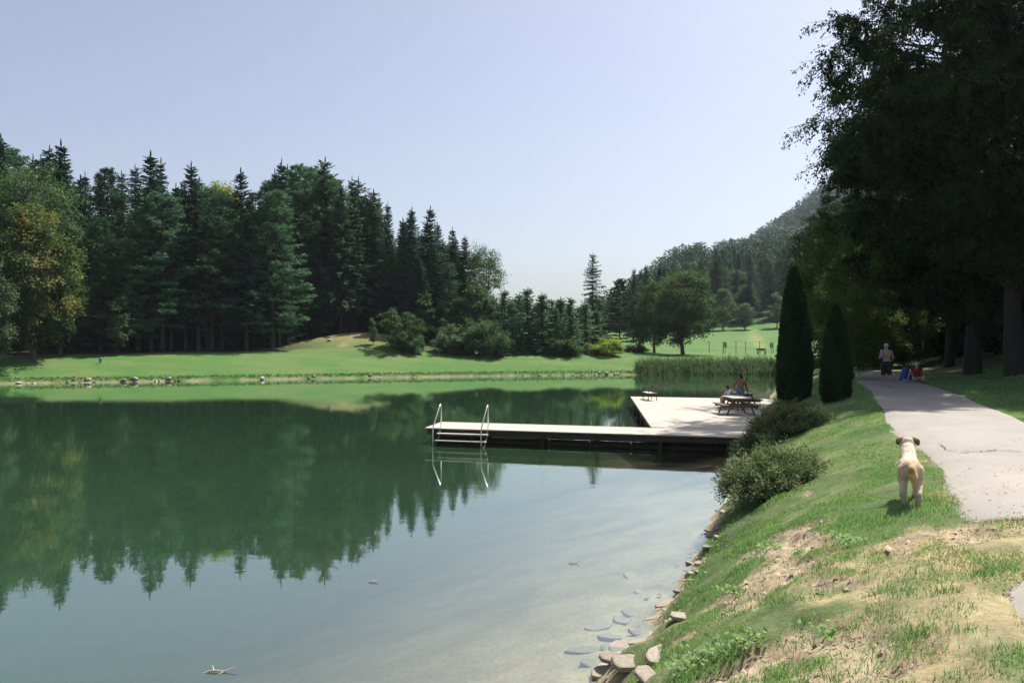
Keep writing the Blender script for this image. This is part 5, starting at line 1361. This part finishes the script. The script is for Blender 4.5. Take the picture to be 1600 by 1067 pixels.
MB().box((0, 0, .45), (1.5, .35, .06)).build('seat', M_TAB, e); MB().box((0, .2, .72), (1.5, .05, .3)).build('backrest', M_TAB, e)
for s in (-.6, .6): MB().box((s, 0, .21), (.08, .32, .42)).build('leg', M_TAB, e)
# cable strung through the wood edge, small finds on the lawn
a = Vector((*at(112, 86), ztop(490, 86))); b = Vector((*at(310, 93), ztop(493, 93)))
tag(MB().tube([a.lerp(b, t_) + Vector((0, 0, -.5 * math.sin(math.pi * t_))) for t_ in np.linspace(0, 1, 14)], .03, 5).build('cable', M_WIRE), 'thin cable strung between trees across the dark wood edge', 'cable')
x, y = at(157, 83); z = gz(x, y)
e = tag(empty('litter_bin', (x, y, z)), 'small blue grey litter bin on the lawn below the sapling', 'bin')
M_BIN = simple('blue_grey_bin', (.16, .24, .27), (.12, .18, .21), 6, .6)
MB().tube([(0, 0, .1), (0, 0, .55)], [.13, .16], 10).build('bucket', M_BIN, e); MB().tube([(0, 0, .55), (0, 0, .6)], [.18, .13], 10).build('lid', M_BIN, e)
MB().tube([(0, .19, -.1), (0, .19, .7)], .03, 6).build('post', M_POLE, e)

# ------------------------------------------------------------------ stones
M_STONE = simple('shore_stone', (.38, .325, .25), (.25, .215, .17), 5, .9, .6, 18, bdist=.02)
M_STONEF = simple('pale_shore_stone', (.58, .52, .43), (.42, .38, .31), 3, .9, .5, 10, bdist=.04)
M_STONEW = simple('silted_stone', (.40, .34, .26), (.30, .26, .20), 5, .9, .5, 18, bdist=.02)
def stone_mesh(seed, flat=.3):
    rng = np.random.default_rng(seed); bm = bmesh.new()
    k = rng.integers(5, 8); a = np.sort(rng.random(k) * .5 + np.arange(k)) / k * 6.283
    r = rng.uniform(.7, 1.1, k); tilt = rng.normal(0, .06, 2)
    lo = [bm.verts.new((math.cos(t_) * q_ * .95, math.sin(t_) * q_ * .8, -flat)) for t_, q_ in zip(a, r)]
    hi = [bm.verts.new((math.cos(t_) * q_ * .9, math.sin(t_) * q_ * .75, flat * (1 + rng.normal(0, .15)) + tilt[0] * math.cos(t_))) for t_, q_ in zip(a, r)]
    bm.faces.new(lo[::-1]); bm.faces.new(hi)
    for i in range(k): bm.faces.new((lo[i], lo[(i + 1) % k], hi[(i + 1) % k], hi[i]))
    bmesh.ops.bevel(bm, geom=bm.edges[:], offset=.07, segments=1, affect='EDGES')
    bmesh.ops.triangulate(bm, faces=[f for f in bm.faces if len(f.verts) > 4])
    me = bpy.data.meshes.new('stone'); bm.to_mesh(me); bm.free(); me.materials.append(M_STONE); return me
STN = [stone_mesh(s, f) for s, f in ((1, .25), (2, .35), (3, .2), (4, .5), (5, .3), (6, .4))]
rs = random.Random(8)
BIG = [(1042, 942, .30, 0, .03), (1020, 968, .16, 3, 0), (1066, 965, .2, 4, .02), (995, 1000, .2, 2, .03), (993, 985, .10, 3, .05), (968, 1010, .2, 1, .02), (962, 1030, .24, 0, .03), (985, 1038, .26, 4, .03), (938, 1052, .2, 1, .03), (1028, 1028, .22, 2, .05),
       (1082, 897, .14, 5, .02), (1105, 855, .14, 2, .02), (1112, 838, .16, 0, .02), (1120, 825, .14, 4, .02), (1092, 880, .12, 1, .02), (1130, 800, .16, 2, .02), (1010, 1060, .2, 0, .06), (1060, 925, .12, 5, .02), (1135, 775, .16, 4, .02), (1138, 750, .18, 0, .02), (1150, 735, .2, 2, .02)]
for px, py, r_, k, up in BIG:
    p = pix(px, py)
    link('stone', STN[k], ground, (p.x, p.y, gz(p.x, p.y) + up * .4), (rs.uniform(-.15, .15), rs.uniform(-.25, .05), rs.uniform(0, 6.28)), (r_ * 1.15, r_ * rs.uniform(.6, .9), r_ * .42), M_STONE)
for i in range(70):       # smaller ones along the waterline
    y = rs.uniform(7.6, 25) ; x = float(np.interp(y, [p_[1] for p_ in RIGHT_SHORE], [p_[0] for p_ in RIGHT_SHORE])) + rs.gauss(0, .25)
    r_ = rs.uniform(.025, .085)
    link('stone', STN[rs.randrange(6)], ground, (x, y, gz(x, y) + r_ * .2), (rs.uniform(-.3, .3), rs.uniform(-.3, .3), rs.uniform(0, 6.28)), (r_, r_ * .8, r_ * .5), M_STONE)
for px, py, r_, k in [(988, 884, .26, 0), (915, 1004, .26, 2), (938, 968, .26, 5), (955, 988, .24, 1), (992, 952, .22, 4), (972, 962, .16, 3), (1000, 915, .14, 5), (925, 1035, .2, 0)]:   # under water
    d = CAMZ * FPX / (py - HOR); x = (px - 800) / FPX * d
    link('stone', STN[k], ground, (x, d + .1, gz(x, d) - .01), (rs.uniform(-.1, .1), rs.uniform(-.15, .1), rs.uniform(0, 6.28)), (r_ * 1.1, r_ * .8, r_ * .35), M_STONEW)
for i in range(42):      # pale stones of the far shore
    k = rs.random()
    px = rs.choice([rs.gauss(205, 45), rs.gauss(270, 15), rs.gauss(60, 30), rs.gauss(430, 15), rs.gauss(480, 20), rs.gauss(620, 25), rs.gauss(880, 50), rs.gauss(950, 20)])
    d = np.interp(px, [0, 300, 600, 1000], [74, 81, 90, 97.5])
    for _ in range(4):
        x, y = at(px, d)
        t_ = float(lake_sd(np.array([x]), np.array([y]))[0]); d -= (t_ - .15) * .9
    x, y = at(px, d + rs.gauss(0, .2)); r_ = rs.uniform(.08, .27)
    link('stone', STN[rs.randrange(6)], ground, (x, y, max(gz(x, y), 0) + r_ * .15), (rs.uniform(-.3, .3), rs.uniform(-.3, .3), rs.uniform(0, 6.28)), (r_ * 1.2, r_, r_), M_STONEF)
x, y = at(515, 102); link('stone', STN[0], ground, (x, y, gz(x, y) + .15), (0, 0, 1), (.6, .4, .4), M_STONEF)

# floating and sunken twigs
M_TWIG = simple('drowned_twig', (.55, .48, .38), (.42, .36, .28), 8, .9)
def twig(px, py, s, label, z=0.0):
    d = CAMZ * FPX / (py - HOR); x = (px - 800) / FPX * d
    e = tag(empty('twig', (x, d, z), R(-8)), label, 'twig')
    MB().tube([(-.2 * s, -.05 * s, -.02), (-.05 * s, 0, .02), (.12 * s, .02 * s, .015), (.22 * s, .09 * s, .05)], [.007, .010, .009, .004], 6).build('stem', M_TWIG, e)
    if s < .6: return
    MB().tube([(-.02 * s, 0, .01), (-.07 * s, .05 * s, .06)], [.01, .004], 5).build('side_shoot', M_TWIG, e)
    MB().tube([(.1 * s, .02 * s, .01), (.06 * s, -.06 * s, 0)], [.01, .004], 5).build('side_shoot', M_TWIG, e)
twig(338, 1049, .9, 'pale broken twig floating near the camera on open water')
twig(582, 909, .45, 'small pale twig floating far out on open water')
twig(895, 880, .5, 'dark twiggy branch poking out of the shallows near the bank')
# ------------------------------------------------------------------ summer haze in the valley air
hz = MB().box((150, 560, 130), (3600, 3500, 280)).mesh('haze')
m, nt, out = nodes('valley_haze')
pv = N(nt, 'ShaderNodeVolumePrincipled'); pv.inputs['Density'].default_value = HAZE; pv.inputs['Color'].default_value = (.80, .88, 1.0, 1); pv.inputs['Anisotropy'].default_value = .2
nt.links.new(pv.outputs[0], out.inputs['Volume']); hz.materials.append(m)
tag(link('haze', hz), 'thin bluish summer haze filling the valley air', 'haze', kind='stuff')
